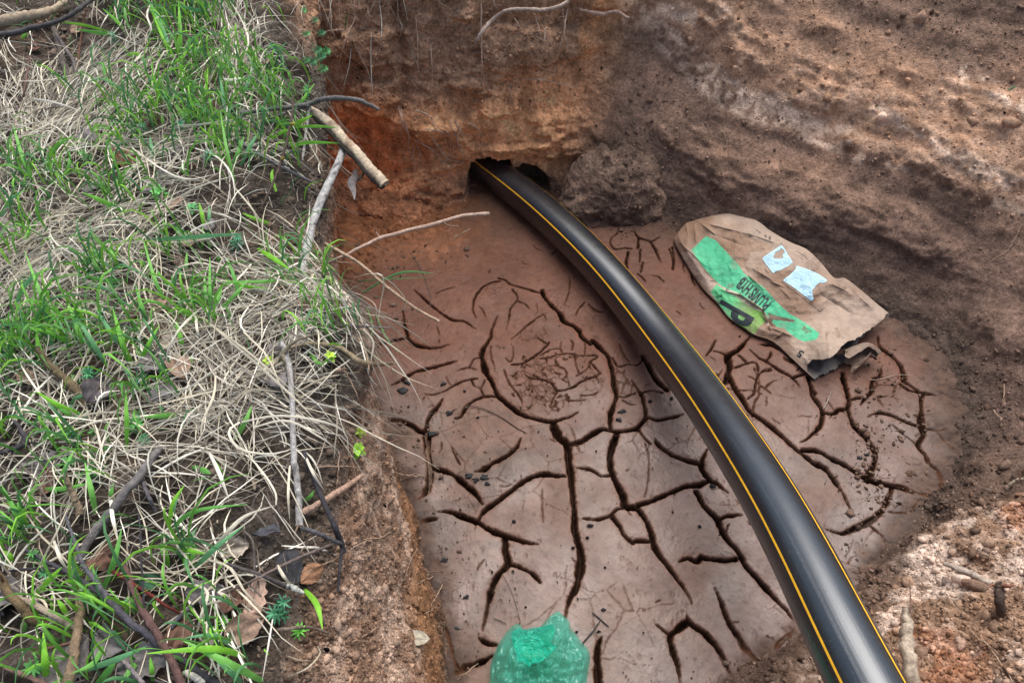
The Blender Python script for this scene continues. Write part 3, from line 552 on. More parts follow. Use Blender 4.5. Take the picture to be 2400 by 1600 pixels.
# ---------------------------------------------------------------- pipe
M_pipe = bpy.data.materials.new('black_polyethylene'); M_pipe.use_nodes = True
def _pipe():
    nt = M_pipe.node_tree; L = nt.links.new; b = nt.nodes['Principled BSDF']; tc = N(nt, 'ShaderNodeTexCoord')
    b.inputs['Specular IOR Level'].default_value = .9; b.inputs['Coat Weight'].default_value = .5; b.inputs['Coat Roughness'].default_value = .33; b.inputs['Coat IOR'].default_value = 1.75; b.inputs['Coat Tint'].default_value = (.85, .93, 1, 1)
    at = N(nt, 'ShaderNodeAttribute', attribute_name='col')
    vo = N(nt, 'ShaderNodeTexVoronoi'); vo.inputs['Scale'].default_value = 130; L(tc.outputs['Object'], vo.inputs['Vector'])
    mr = N(nt, 'ShaderNodeMapRange'); mr.inputs['From Min'].default_value = .13; mr.inputs['From Max'].default_value = .06; L(vo.outputs['Distance'], mr.inputs['Value'])
    nz = N(nt, 'ShaderNodeTexNoise'); nz.inputs['Scale'].default_value = 14; nz.inputs['Detail'].default_value = 8; L(tc.outputs['Object'], nz.inputs['Vector'])
    gate = N(nt, 'ShaderNodeMapRange'); gate.inputs['From Min'].default_value = .42; gate.inputs['From Max'].default_value = .58; L(nz.outputs['Fac'], gate.inputs['Value'])
    mu = N(nt, 'ShaderNodeMath', operation='MULTIPLY'); L(mr.outputs[0], mu.inputs[0]); L(gate.outputs[0], mu.inputs[1])
    # long fine scratches along the pipe: noise stretched in the (u, v) of the wall
    uv = N(nt, 'ShaderNodeAttribute', attribute_name='wall'); mp = N(nt, 'ShaderNodeMapping'); mp.inputs['Scale'].default_value = (5, 420, 1); L(uv.outputs['Vector'], mp.inputs['Vector'])
    sn = N(nt, 'ShaderNodeTexNoise'); sn.inputs['Scale'].default_value = 1; sn.inputs['Detail'].default_value = 4; L(mp.outputs[0], sn.inputs['Vector'])
    sg = N(nt, 'ShaderNodeMapRange'); sg.inputs['From Min'].default_value = .66; sg.inputs['From Max'].default_value = .74; L(sn.outputs['Fac'], sg.inputs['Value'])
    m1 = N(nt, 'ShaderNodeMix', data_type='RGBA'); L(mu.outputs[0], m1.inputs['Factor']); L(at.outputs['Color'], m1.inputs['A']); m1.inputs['B'].default_value = (.20, .16, .13, 1)
    m2 = N(nt, 'ShaderNodeMix', data_type='RGBA'); s2 = N(nt, 'ShaderNodeMath', operation='MULTIPLY'); s2.inputs[1].default_value = .25; L(sg.outputs[0], s2.inputs[0]); L(s2.outputs[0], m2.inputs['Factor'])
    L(m1.outputs['Result'], m2.inputs['A']); m2.inputs['B'].default_value = (.16, .18, .19, 1); L(m2.outputs['Result'], b.inputs['Base Color'])
    r = N(nt, 'ShaderNodeMapRange'); r.inputs['To Min'].default_value = .20; r.inputs['To Max'].default_value = .34; L(nz.outputs['Fac'], r.inputs['Value']); L(r.outputs[0], b.inputs['Roughness'])
    bp = N(nt, 'ShaderNodeBump'); bp.inputs['Distance'].default_value = .001; bp.inputs['Strength'].default_value = .35; L(sn.outputs['Fac'], bp.inputs['Height']); L(bp.outputs[0], b.inputs['Normal'])
_pipe()
M_yellow = material('pipe_stripe_yellow', base=(.86, .46, .03), rough=.45, var=.12, vscale=60)
M_inside = material('pipe_bore', base=(.01, .01, .011), rough=.6, var=.1)
def pipe():
    R_ = .0695
    K = [np.array([-.40, 2.96, .09]), P(1128, 384, .062), P(1244, 470, .064), P(1405, 622, .085), P(1550, 800, .140), P(1634, 906, .225), P(1738, 1060, .345), P(1812, 1175, .42), P(1906, 1350, .495), P(1984, 1527, .55)]
    K += [np.array(v) for v in ((.688, .2, .625), (.70, -.15, .715), (.72, -.6, .83), (.75, -1.2, .885), (.8, -2.2, .89))]
    K = np.array(K); C0 = crom(K, 260); sl = np.r_[0, np.cumsum(np.linalg.norm(np.diff(C0, axis=0), axis=1))]
    Nn = 320; s = np.linspace(0, sl[-1], Nn); Cc_ = np.stack([np.interp(s, sl, C0[:, k]) for k in range(3)], -1)
    for _ in range(160): Cc_[1:-1] = .5*Cc_[1:-1]+.25*(Cc_[2:]+Cc_[:-2])
    T = np.gradient(Cc_, axis=0); T /= np.linalg.norm(T, axis=1)[:, None]
    toc = CAM-Cc_; toc[s > 2.6] = toc[np.searchsorted(s, 2.6)]; e1 = toc-(toc*T).sum(1)[:, None]*T; e1 /= np.linalg.norm(e1, axis=1)[:, None]
    e2 = np.cross(e1, T); e2 *= np.sign(e2[60, 0])                      # to the right in the view
    M = 72; an = np.linspace(0, 2*np.pi, M, endpoint=False)
    V = Cc_[:, None]+R_*(np.cos(an)[None, :, None]*e1[:, None]+np.sin(an)[None, :, None]*e2[:, None])
    root = empty('gas_pipe', P(1632, 904, 0)); tag(root, 'thick black plastic pipe with thin yellow stripes bending up out of the cracked mud', 'pipe')
    col = np.full((Nn, M, 3), 1.)*np.array([.007, .010, .014]); q = V.reshape(-1, 3)
    dust = ss(.1, .5, fbm(q, 9, 4, 70)).reshape(Nn, M)*ss(1.4, .6, s)[:, None]*ss(0, .6, V[..., 2]*0+np.cos(an)[None])
    col = mix(col, np.array([.09, .065, .05]), dust*.25)
    low = ss(.055, .0, V[..., 2]+.02*fbm(q, 20, 3, 72).reshape(Nn, M)); col = mix(col, np.array([.15, .09, .065]), low*.8)
    fc = grid_faces(Nn, M, wrapv=True)
    o = mesh('pipe_wall', q, fc, M_pipe, col.reshape(-1, 3))
    w = np.zeros((Nn, M, 3), np.float32); w[..., 0] = s[:, None]; w[..., 1] = (an*R_)[None]
    at = o.data.attributes.new('wall', 'FLOAT_VECTOR', 'POINT'); at.data.foreach_set('vector', w.ravel()); parent_keep(o, root)
    a0 = np.interp(s, [0, .5, 1.2, 1.9, 2.6], np.radians([-6, -8, -16, -26, -32]))
    for k in range(4):
        A = a0+k*np.pi/2+(np.radians(6) if k == 1 else 0); hw = .0027/R_; Vv = []
        for da in (-hw, -hw*.5, 0, hw*.5, hw):
            Vv.append(Cc_+(R_+.0009)*(np.cos(A+da)[:, None]*e1+np.sin(A+da)[:, None]*e2))
        Vv = np.stack(Vv, 1); o = mesh('stripe', Vv.reshape(-1, 3), grid_faces(Nn, 5), M_yellow); parent_keep(o, root)
    # cut end, with the bore
    e = Cc_[-1]; rings = [e+r_*(np.cos(an)[:, None]*e1[-1]+np.sin(an)[:, None]*e2[-1])+T[-1]*t_ for r_, t_ in ((R_, 0), (R_-.009, .0), (R_-.009, -.5), (.001, -.5))]
    o = mesh('pipe_bore', np.concatenate(rings), grid_faces(4, M, wrapv=True), M_inside); parent_keep(o, root)
pipe()
# ---------------------------------------------------------------- paper bag
def inpoly(x, y, poly):
    x = np.asarray(x, float); c = np.zeros(x.shape, bool); n = len(poly)
    for i in range(n):
        x1, y1 = poly[i]; x2, y2 = poly[(i+1) % n]
        m = ((y1 > y) != (y2 > y)) & (x < (x2-x1)*(y-y1)/((y2-y1) if y2 != y1 else 1e-9)+x1); c ^= m
    return c
M_paper = material('kraft_paper', rough=.7, bumps=(('n', 55, .006, .35), ('n', 14, .02, .25), ('n', 400, .001, .4)), var=.10, vscale=9, spec=.3)
M_label = material('label_paper', rough=.5, var=.05, vscale=90, spec=.3)
def paper_bag():
    D1 = lambda x, y: (1550+.2997*x, 450+.2997*y)
    Lp = np.array([(108, 345), (100, 390), (150, 490), (240, 640), (330, 765), (440, 875), (530, 985), (640, 1060), (730, 1118), (880, 1175), (1020, 1300), (1110, 1385), (1185, 1450)], float)
    Rp = np.array([(440, 98), (560, 112), (690, 190), (780, 245), (850, 300), (1000, 388), (1140, 450), (1250, 555), (1350, 668), (1440, 676), (1560, 765), (1665, 855), (1785, 952)], float)
    nu, nv = 420, 260; u = np.linspace(0, 1, nu); v = np.linspace(0, 1, nv)
    # even spacing by arc length along both edges
    def arc(p, u, key):
        c_ = crom(p, 400); return np.stack([np.interp(u, np.linspace(0, 1, 400), c_[:, k]) for k in range(2)], -1)
    Le, Re = arc(Lp, u, 0), arc(Rp, u, 0)
    X2 = Le[:, None]*(1-v)[None, :, None]+Re[:, None]*v[None, :, None]
    endb = np.exp(-(u/.05)**2)[:, None]*np.sin(np.pi*v)[None]; X2[..., 0] -= 26*endb; X2[..., 1] -= 26*endb
    Ug, Vg = np.meshgrid(u, v, indexing='ij')
    px, py = D1(X2[..., 0], X2[..., 1])
    zb = .012+.085*Vg**1.6*ss(.0, .25, Ug)*ss(1.25, .7, Ug)+.015*Vg
    bulge = np.clip(4*Vg*(1-Vg), 0, 1)**.6*(.010+.036*ss(0, .12, Ug)*ss(.9, .15, Ug))+.085*ss(.78, 1, Ug)*np.exp(-((Vg-.36)/.24)**2)
    bulge *= ss(-.02, .05, Ug)*.9+.1
    q = np.stack([X2[..., 0]/700, X2[..., 1]/700, np.zeros_like(Ug)], -1).reshape(-1, 3)
    w1 = ridged(q+.05*fbm(q, 3, 2, 80)[:, None], 2.6, 3, 81).reshape(nu, nv); w2 = ridged(q, 7, 3, 82).reshape(nu, nv); w3 = fbm(q, 5, 3, 83).reshape(nu, nv)
    edge = np.clip(4*Vg*(1-Vg)*3, 0, 1)
    wr = edge*(.0105*w1+.0026*w2+.0045*w3)
    def crease(x0, y0, x1, y1, wd, h):                                 # a fold line on the paper
        d = np.array([x1-x0, y1-y0], float); l2 = d@d; t = np.clip(((X2[..., 0]-x0)*d[0]+(X2[..., 1]-y0)*d[1])/l2, 0, 1)
        dist = np.hypot(X2[..., 0]-x0-t*d[0], X2[..., 1]-y0-t*d[1]); return .85*h*np.exp(-dist/(wd*.8))*(1-.5*np.abs(2*t-1))
    for cr in ((290, 230, 420, 330, 22, .016), (260, 250, 270, 380, 16, .012), (330, 240, 700, 330, 22, .014), (700, 330, 930, 410, 20, .010), (190, 240, 210, 340, 12, .010),
               (640, 610, 800, 760, 16, .010), (620, 800, 800, 920, 16, .018), (800, 920, 850, 1070, 14, .016), (720, 600, 870, 690, 14, .010), (860, 700, 960, 740, 12, .008),
               (1440, 690, 1560, 830, 18, .014), (1560, 830, 1640, 900, 14, .012), (1340, 720, 1460, 780, 18, .010), (860, 1060, 1010, 1120, 16, .014), (880, 1150, 960, 1090, 14, .012),
               (460, 760, 640, 810, 14, .010), (1180, 860, 1210, 760, 14, .006), (940, 760, 1010, 830, 12, .007), (150, 400, 330, 560, 18, .008), (520, 560, 560, 640, 12, .006)):
        wr = wr+crease(*cr)
    wr -= crease(640, 560, 700, 700, 45, .014)+crease(780, 980, 880, 1060, 26, .016)+crease(400, 330, 640, 420, 34, .010)+crease(1240, 800, 1500, 960, 40, .010)
    def lifted(px, py, z):
        x = (px-1200)/F; y = (800-py)/F; dz = y*SP*0+(y*UP[2]+FWD[2]); t = (z-CAM[2])/dz
        return np.stack([CAM[0]+x*t, CAM[1]+(y*UP[1]+FWD[1])*t, z], -1)
    Zt = zb+bulge+wr*edge; Wt = lifted(px, py, Zt)
    # colours on the paper
    A_, B_ = X2[..., 0], X2[..., 1]; jx = 5*w3+2*w2; A_ = A_+jx; B_ = B_+jx
    base = mix(np.array([.38, .28, .21]), np.array([.24, .15, .10]), ss(-.15, .35, fbm(q, 2.2, 4, 84).reshape(nu, nv)))
    base = mix(base, np.array([.31, .245, .20]), ss(.72, .95, Vg)*ss(.75, .1, Ug)*.8+ss(.75, .9, Ug)*.45)
    base = mix(base, np.array([.24, .13, .07]), inpoly(A_, B_, [(380, 250), (640, 330), (880, 420), (860, 460), (700, 470), (640, 600), (560, 540), (430, 330)])*.45)
    base = mix(base, np.array([.42, .32, .27]), inpoly(A_, B_, [(150, 470), (230, 470), (330, 610), (430, 720), (400, 780), (300, 700), (200, 560)])*.6)
    wear = ss(.62, .40, fbm(q, 30, 3, 85).reshape(nu, nv)*.5+.5+.0)
    G1 = inpoly(A_, B_, [(350, 345), (425, 378), (600, 565), (650, 640), (800, 745), (900, 855), (1000, 950), (1090, 1000), (1120, 1020), (1232, 1100), (1230, 1130), (1200, 1160), (1115, 1170), (1060, 1145), (960, 1065), (905, 1055), (850, 1000), (800, 925), (700, 870), (600, 790), (500, 755), (430, 700), (330, 590), (232, 455), (290, 400)])
    G2 = inpoly(A_, B_, [(432, 722), (500, 768), (600, 790), (700, 860), (790, 915), (815, 1010), (770, 1050), (735, 1112), (640, 1070), (540, 985), (440, 870), (388, 780)])
    g1 = mix(np.array([.05, .42, .22]), np.array([.09, .46, .24]), ss(-.3, .3, w3)); g2 = mix(np.array([.15, .40, .06]), np.array([.09, .46, .20]), ss(560, 420, A_*.5+B_*.2))
    C = mix(base, g1, G1*.93); C = mix(C, g2, G2*.95)
    fold = inpoly(A_, B_, [(480, 740), (600, 790), (720, 860), (800, 915), (830, 1000), (850, 1060), (810, 1020), (790, 940), (700, 905), (600, 830), (500, 775)]); C = mix(C, np.array([.45, .36, .29]), fold*.9)
    mudp = inpoly(A_+9*w2, B_+9*w2, [(835, 945), (880, 965), (960, 985), (1060, 1010), (1040, 1025), (930, 1005), (880, 1010), (870, 1040), (900, 1060), (850, 1060), (850, 1000)])
    mudp |= inpoly(A_, B_, [(960, 1000), (1130, 1010), (1190, 1120), (1040, 1110)]) & (fbm(q, 40, 2, 86).reshape(nu, nv) > .38); C = mix(C, np.array([.15, .09, .065]), mudp*.95)
    for (x0, y0, x1, y1, n_, gap) in ((1050, 455, 1150, 520, 1, 0), (1075, 500, 1130, 470, 4, 17), (1120, 560, 1215, 505, 6, 17)):
        d = np.array([x1-x0, y1-y0], float); l = np.hypot(*d); d /= l; nrm_ = np.array([-d[1], d[0]])
        for k in range(n_):
            al = (A_-x0)*d[0]+(B_-y0)*d[1]; ac = (A_-x0)*nrm_[0]+(B_-y0)*nrm_[1]-k*gap
            m_ = (al > 0) & (al < l*(1-.1*(k % 3))) & (np.abs(ac) < 2.6) & (fbm(np.stack([al/7+9*k, ac*0, ac*0], -1).reshape(-1, 3), 1, 1, 87).reshape(nu, nv) > -.35); C = mix(C, np.array([.05, .04, .035]), m_*.8)
    C = mix(C, np.array([.06, .05, .04]), inpoly(A_, B_, [(730, 285), (820, 330), (920, 375), (960, 400), (950, 412), (860, 385), (760, 320)])*(fbm(q, 45, 2, 88).reshape(nu, nv) > .08)*.8)
    C = mix(C, np.array([.26, .19, .15]), ss(.1, .5, fbm(q, 6, 4, 89).reshape(nu, nv))*.4); C = mix(C, np.array([.13, .08, .06]), ss(.28, .5, fbm(q, 11, 4, 97).reshape(nu, nv)+.25*ss(.12, .0, Vg))*.55)
    # torn open end
    jag = .010*fbm(np.stack([v*14, v*0, v*0], -1), 1, 3, 90)+.004*fbm(np.stack([v*70, v*0, v*0], -1), 1, 2, 91)
    ucut = 1-.085*np.exp(-((v-.10)/.14)**2)-.03*np.exp(-((v-.45)/.14)**2)-.004+jag*1.2; ucut[v < .015] = 1.
    keep = (Ug < ucut[None])
    fc = grid_faces(nu, nv); kf = keep.ravel()[fc].all(1)
    root = empty('paper_bag', P(1840, 690, 0)); tag(root, 'crumpled torn brown paper sack with green print lying empty on the mud', 'paper bag')
    top = mesh('upper_sheet', Wt.reshape(-1, 3), fc[kf][:, ::-1].copy(), M_paper, C.reshape(-1, 3)); bagbv = BVHTree.FromPolygons(Wt.reshape(-1, 3).tolist(), fc[kf].tolist())
    parent_keep(top, root)
    # lower sheet (the inside of the bag shows at the mouth), reaches further than the upper one
    n2u, n2v = 130, 90; u2 = np.linspace(0, 1.0, n2u); v2 = np.linspace(0, 1, n2v); Le2, Re2 = arc(Lp, u2, 0), arc(Rp, u2, 0)
    Y2 = Le2[:, None]*(1-v2)[None, :, None]+Re2[:, None]*v2[None, :, None]; U2, V2 = np.meshgrid(u2, v2, indexing='ij')
    ext = ss(.93, 1, U2)*(60*np.exp(-((V2-.28)/.22)**2)+6*np.sin(V2*60)+5*np.sin(V2*173)); Y2[..., 0] += ext*.62; Y2[..., 1] += ext*.78
    qq = np.stack([Y2[..., 0]/700, Y2[..., 1]/700, 0*U2], -1).reshape(-1, 3)
    z2 = .008+.085*V2**1.6*ss(.0, .25, U2)*ss(1.25, .7, U2)+.015*V2-.006*np.sin(np.pi*V2)+.005*ridged(qq, 6, 3, 92).reshape(n2u, n2v)*np.clip(8*V2*(1-V2), 0, 1)
    q1, q2_ = D1(Y2[..., 0], Y2[..., 1]); Wb = lifted(q1, q2_, z2+.003)
    cb = mix(np.array([.15, .135, .125]), np.array([.07, .06, .055]), ss(-.2, .3, fbm(qq, 9, 3, 93)).reshape(n2u, n2v)); o = mesh('lower_sheet', Wb.reshape(-1, 3), grid_faces(n2u, n2v), M_paper, cb.reshape(-1, 3)); parent_keep(o, root)
    # crumpled liner rolled up in the mouth
    LC = np.array([P(*D1(x, y), z) for x, y, z in ((1440, 1330, .03), (1520, 1285, .045), (1600, 1240, .05), (1690, 1290, .04))]); n3 = 60; Cp = crom(LC, n3); an = np.linspace(0.2, 5.7, 50); Vv = []
    for k in range(n3):
        t = Cp[min(k+1, n3-1)]-Cp[max(k-1, 0)]; t /= np.linalg.norm(t); e1 = np.cross(t, [0, 0, 1.]); e1 /= np.linalg.norm(e1); e2 = np.cross(e1, t); r_ = .036*(1.15-.75*k/n3)
        Vv.append(Cp[k]+np.outer(np.cos(an+1.2)*r_*1.1, e1)+np.outer(np.sin(an+1.2)*r_*.85, e2)+t*(.012*np.sin(an*2)+.004*np.sin(an*9))[:, None]*(k < 6))
    Vv = np.array(Vv).reshape(-1, 3); Vv += .010*ridged(Vv, 22, 3, 94)[:, None]*np.array([.5, .3, 1]); Vv[:, 2] = np.maximum(Vv[:, 2], .006)
    gb = np.linspace(0, 1, n3)[:, None, None]*np.ones((1, 50, 1)); cc = (np.array([.33, .24, .18])*(1-gb)+np.array([.13, .09, .07])*gb).reshape(-1, 3)
    o = mesh('torn_liner', Vv, grid_faces(n3, 50), M_paper, cc); parent_keep(o, root)
    # ---- things printed or stuck on: laid on the paper
    def onbag(x, y, off=.0016):
        p_ = D1(x, y); d = Vector(ray(*p_)).normalized(); l, n, i, t = bagbv.ray_cast(Vector(CAM), d)
        if l is None: return None
        n = n if n.dot(d) < 0 else -n
        return np.array(l+n*off)
    def sticker(poly, holes, name, lines):
        xs = [p[0] for p in poly]; ys = [p[1] for p in poly]; gx = np.arange(min(xs), max(xs), 4.); gy = np.arange(min(ys), max(ys), 4.)
        Xs, Ys = np.meshgrid(gx, gy, indexing='ij'); qn = np.stack([Xs/60, Ys/60, 0*Xs], -1).reshape(-1, 3); jj = fbm(qn, 3, 3, 95).reshape(Xs.shape)*7
        ok = inpoly(Xs, Ys, poly)
        for h_ in holes: ok &= ~inpoly(Xs+jj*1.6, Ys+jj*1.6, h_)
        Vt = np.zeros((*Xs.shape, 3)); 
        for i in range(Xs.shape[0]):
            for j in range(Xs.shape[1]):
                if ok[i, j]:
                    w_ = onbag(Xs[i, j], Ys[i, j])
                    if w_ is None: ok[i, j] = False
                    else: Vt[i, j] = w_
        f_ = grid_faces(*Xs.shape); f_ = f_[ok.ravel()[f_].all(1)]
        used = np.unique(f_); rm = np.full(Xs.size, -1); rm[used] = np.arange(len(used))
        d = np.array([.87, -.49]); nrm_ = np.array([.49, .87]); al = Xs*d[0]+Ys*d[1]; ac = Xs*nrm_[0]+Ys*nrm_[1]
        ink = (np.mod(ac, 13.) < 4.6) & (fbm(np.stack([al/9, np.floor(ac/13)*3.1, 0*al], -1).reshape(-1, 3), 1, 1, 96).reshape(Xs.shape) > -.5)
        inn_ = inpoly((Xs-np.mean(xs))*1.13+np.mean(xs), (Ys-np.mean(ys))*1.13+np.mean(ys), poly); ink &= inn_
        cl = mix(np.array([.42, .66, .80])*np.ones((*Xs.shape, 1)), np.array([.10, .16, .20]), ink*.75)
        o = mesh(name, Vt.reshape(-1, 3)[used], rm[f_].astype(np.int32), M_label, cl.reshape(-1, 3)[used]); parent_keep(o, root); return o
    o = sticker([(785, 515), (940, 412), (962, 440), (1030, 552), (990, 585), (960, 600), (930, 615), (905, 620), (875, 640), (850, 610), (810, 560)], [[(878, 484), (935, 446), (958, 458), (962, 474), (945, 498), (950, 514), (920, 528), (898, 512), (882, 518)]], 'label', 1)
    o['label'] = 'smaller torn blue white label with a hole'
    o = sticker([(1055, 575), (1170, 612), (1230, 640), (1300, 690), (1285, 710), (1230, 715), (1180, 770), (1192, 835), (1175, 856), (1100, 800), (1020, 740), (945, 690), (1000, 650), (1045, 605)], [], 'label', 1)
    o['label'] = 'larger torn blue white label full of small print'
    def text(s_, org, r, size_x, size_y, name='lettering', bold=0.0, sub=2, off=.0014):
        cu = bpy.data.curves.new('t', 'FONT'); cu.body = s_; cu.size = 1; cu.offset = bold; cu.resolution_u = 3; cu.fill_mode = 'FRONT'
        ob = bpy.data.objects.new('t', cu); COL.objects.link(ob); bpy.context.view_layer.update()
        dg = bpy.context.evaluated_depsgraph_get(); me = bpy.data.meshes.new_from_object(ob.evaluated_get(dg)); bpy.data.objects.remove(ob)
        bm = bmesh.new(); bm.from_mesh(me); bmesh.ops.triangulate(bm, faces=bm.faces[:])
        for _ in range(sub):
            bmesh.ops.subdivide_edges(bm, edges=[e for e in bm.edges if e.calc_length() > .09], cuts=1); bmesh.ops.triangulate(bm, faces=bm.faces[:])
        r = np.array(r)/np.hypot(*r); up = np.array([r[1], -r[0]]); bad = []
        for v_ in bm.verts:
            x, y = v_.co.x*size_x, v_.co.y*size_y; w_ = onbag(org[0]+r[0]*x+up[0]*y, org[1]+r[1]*x+up[1]*y, off)
            if w_ is None: bad.append(v_)
            else: v_.co = w_
        bmesh.ops.delete(bm, geom=bad, context='VERTS'); me2 = bpy.data.meshes.new(name); bm.to_mesh(me2); bm.free(); me2.materials.append(M_black)
        o = bpy.data.objects.new(name, me2); COL.objects.link(o); bpy.data.meshes.remove(me); parent_keep(o, root); return o
    E = lambda x, y: ((1650+.10204*x-1550)/.2997, (630+.10204*y-450)/.2997)
    text('PLUVIS HYB', E(1570, 770), (-.755, -.655), 58, 138, bold=.028)
    text('Premium Wyoming Hydrogel', E(1640, 735), (-.79, -.61), 26, 26)
    text('PR', E(445, 700), (-.49, .87), 205, 395, bold=.035, sub=4)
    text('Pre', E(395, 570), (-.86, .50), 34, 36)
    text('25', E(560, 440), (-.9, .35), 26, 24)
    text('5', (1122, 1256), (-.82, -.57), 92, 80, bold=.02)
    text('PLUVIS', (1795, 985), (-.80, .60), 38, 62, bold=.02)
    for seg in (((938, 702), (1090, 815), (1244, 936)), ((1244, 936), (1276, 906)), ((820, 590), (812, 606), (840, 640))):
        pp = crom([(x, y, 0) for x, y in seg], 24)[:, :2] if len(seg) > 2 else np.linspace(seg[0], seg[1], 8); d = pp[-1]-pp[0]; d /= np.hypot(*d); nn_ = np.array([-d[1], d[0]])*1.7
        row = [(onbag(*(p_-nn_)), onbag(*(p_+nn_))) for p_ in pp]; row = [r_ for r_ in row if r_[0] is not None and r_[1] is not None]
        o = mesh('printed_rule', np.array(row).reshape(-1, 3), [(2*k, 2*k+1, 2*k+3, 2*k+2) for k in range(len(row)-1)], M_black, smooth=False); parent_keep(o, root)
paper_bag()
# ---------------------------------------------------------------- green plastic bag
def film(name, col, tcol, fac):
    m = bpy.data.materials.new(name); m.use_nodes = True; nt = m.node_tree; L = nt.links.new; b = nt.nodes['Principled BSDF']
    b.inputs['Base Color'].default_value = (*col, 1); b.inputs['Roughness'].default_value = .13; b.inputs['Specular IOR Level'].default_value = 1.0; b.inputs['Coat Weight'].default_value = 1; b.inputs['Coat Roughness'].default_value = .07; b.inputs['Coat IOR'].default_value = 1.8
    tc = N(nt, 'ShaderNodeTexCoord'); nrm = None
    for sc, di in ((20, .03), (60, .010)):
        vo = N(nt, 'ShaderNodeTexVoronoi', feature='DISTANCE_TO_EDGE'); vo.inputs['Scale'].default_value = sc; mp = N(nt, 'ShaderNodeMapping'); mp.inputs['Scale'].default_value = (1, .45, 1); mp.inputs['Rotation'].default_value = (0, 0, .5)
        nz = N(nt, 'ShaderNodeTexNoise'); nz.inputs['Scale'].default_value = 12; L(tc.outputs['Object'], nz.inputs['Vector'])
        ad = N(nt, 'ShaderNodeMix', data_type='RGBA'); ad.inputs['Factor'].default_value = .12; L(tc.outputs['Object'], ad.inputs['A']); L(nz.outputs['Color'], ad.inputs['B'])
        L(ad.outputs['Result'], mp.inputs[0]); L(mp.outputs[0], vo.inputs['Vector']); bp = N(nt, 'ShaderNodeBump'); bp.inputs['Distance'].default_value = di; bp.inputs['Strength'].default_value = .35; L(vo.outputs['Distance'], bp.inputs['Height'])
        if nrm: L(nrm, bp.inputs['Normal'])
        nrm = bp.outputs[0]
    L(nrm, b.inputs['Normal'])
    tl = N(nt, 'ShaderNodeBsdfTranslucent'); tl.inputs['Color'].default_value = (*tcol, 1); a1 = N(nt, 'ShaderNodeMixShader'); a1.inputs[0].default_value = .5; L(b.outputs[0], a1.inputs[1]); L(tl.outputs[0], a1.inputs[2])
    tr = N(nt, 'ShaderNodeBsdfTransparent'); tr.inputs['Color'].default_value = (.62, .95, .88, 1); a2 = N(nt, 'ShaderNodeMixShader'); a2.inputs[0].default_value = fac; L(a1.outputs[0], a2.inputs[1]); L(tr.outputs[0], a2.inputs[2])
    L(a2.outputs[0], nt.nodes['Material Output'].inputs['Surface']); return m
M_film = film('green_film', (.15, .72, .56), (.30, 1.0, .82), .46); M_film2 = film('green_film_double', (.05, .78, .58), (.08, .98, .78), .35)
def plastic_bag():
    B1 = lambda x, y: (850+.38271*x, 1000+.38271*y)
    out = [(775, 1640), (778, 1540), (790, 1430), (830, 1330), (880, 1255), (925, 1212), (960, 1205), (985, 1232), (1030, 1240), (1075, 1228), (1120, 1185), (1160, 1145), (1200, 1128), (1225, 1150), (1265, 1185), (1275, 1230), (1310, 1270), (1345, 1320), (1385, 1365), (1392, 1430), (1380, 1500), (1365, 1600), (1330, 1720), (1250, 1830), (1100, 1880), (930, 1850), (820, 1760)]
    out = np.array(out, float); cen = np.array([1085, 1500.]); n = 150; oc = crom(out, n, closed=True); m = 54; r = np.linspace(0, 1, m)
    root = empty('plastic_bag', P(*B1(1085, 1520), 0)); tag(root, 'crumpled translucent green plastic bag standing on the cracked mud', 'plastic bag')
    Q2 = cen+(oc-cen)[None]*r[:, None, None]; rr = r[:, None]*np.ones((1, n))
    qn = np.stack([Q2[..., 0]/300, Q2[..., 1]/300, 0*rr], -1).reshape(-1, 3); wv = qn+.12*np.stack([fbm(qn, 3, 3, 101), fbm(qn, 3, 3, 102), 0*qn[:, 0]], -1)
    rad = ridged(wv, 2.2, 4, 103).reshape(m, n); r2 = ridged(wv*np.array([1, .5, 1]), 7, 3, 104).reshape(m, n); d1, d2, _ = worley(wv, 4.5, 7); e = (d2-d1).reshape(m, n)
    env = np.sqrt(np.clip(1-rr**3, 0, 1)); h = .010+env*(.060+.045*rad+.030*r2-.03*np.clip(e, 0, .6)+.007*ridged(wv, 16, 2, 108).reshape(m, n)); h = np.maximum(h, .004)
    dip = np.exp(-(((Q2[..., 0]-1030)/85)**2+((Q2[..., 1]-1330)/75)**2)); h -= .035*dip
    W = np.array([P(*B1(x, y), z) for x, y, z in zip(Q2[..., 0].ravel(), Q2[..., 1].ravel(), h.ravel())])
    o = mesh('bag_film', W, grid_faces(m, n, wrapv=True)[:, ::-1].copy(), M_film, smooth=False); parent_keep(o, root)
    # doubled, tucked-in mouth of the bag
    o2 = np.array([(912, 1268), (945, 1236), (1000, 1240), (1035, 1228), (1100, 1222), (1165, 1205), (1175, 1262), (1150, 1325), (1185, 1342), (1145, 1395), (1085, 1440), (1040, 1446), (1022, 1465), (985, 1438), (950, 1432), (942, 1385), (922, 1335)], float); c2 = np.array([1035, 1345.]); o2c = crom(o2, 240, closed=True)
    r = np.linspace(.0, 1, 70); Q2 = c2+(o2c-c2)[None]*r[:, None, None]; rr = r[:, None]*np.ones((1, 240)); qn = np.stack([Q2[..., 0]/200, Q2[..., 1]/200, 0*rr], -1).reshape(-1, 3)
    h = .060+.03*rr**3+.022*ridged(qn, 4, 4, 105).reshape(rr.shape)+.02*(Q2[..., 1] > 1345)*ss(1345, 1430, Q2[..., 1])*rr
    W = np.array([P(*B1(x, y), z) for x, y, z in zip(Q2[..., 0].ravel(), Q2[..., 1].ravel(), h.ravel())])
    o = mesh('folded_mouth', W, grid_faces(70, 240, wrapv=True)[:, ::-1].copy(), M_film2, smooth=False); parent_keep(o, root)
plastic_bag()
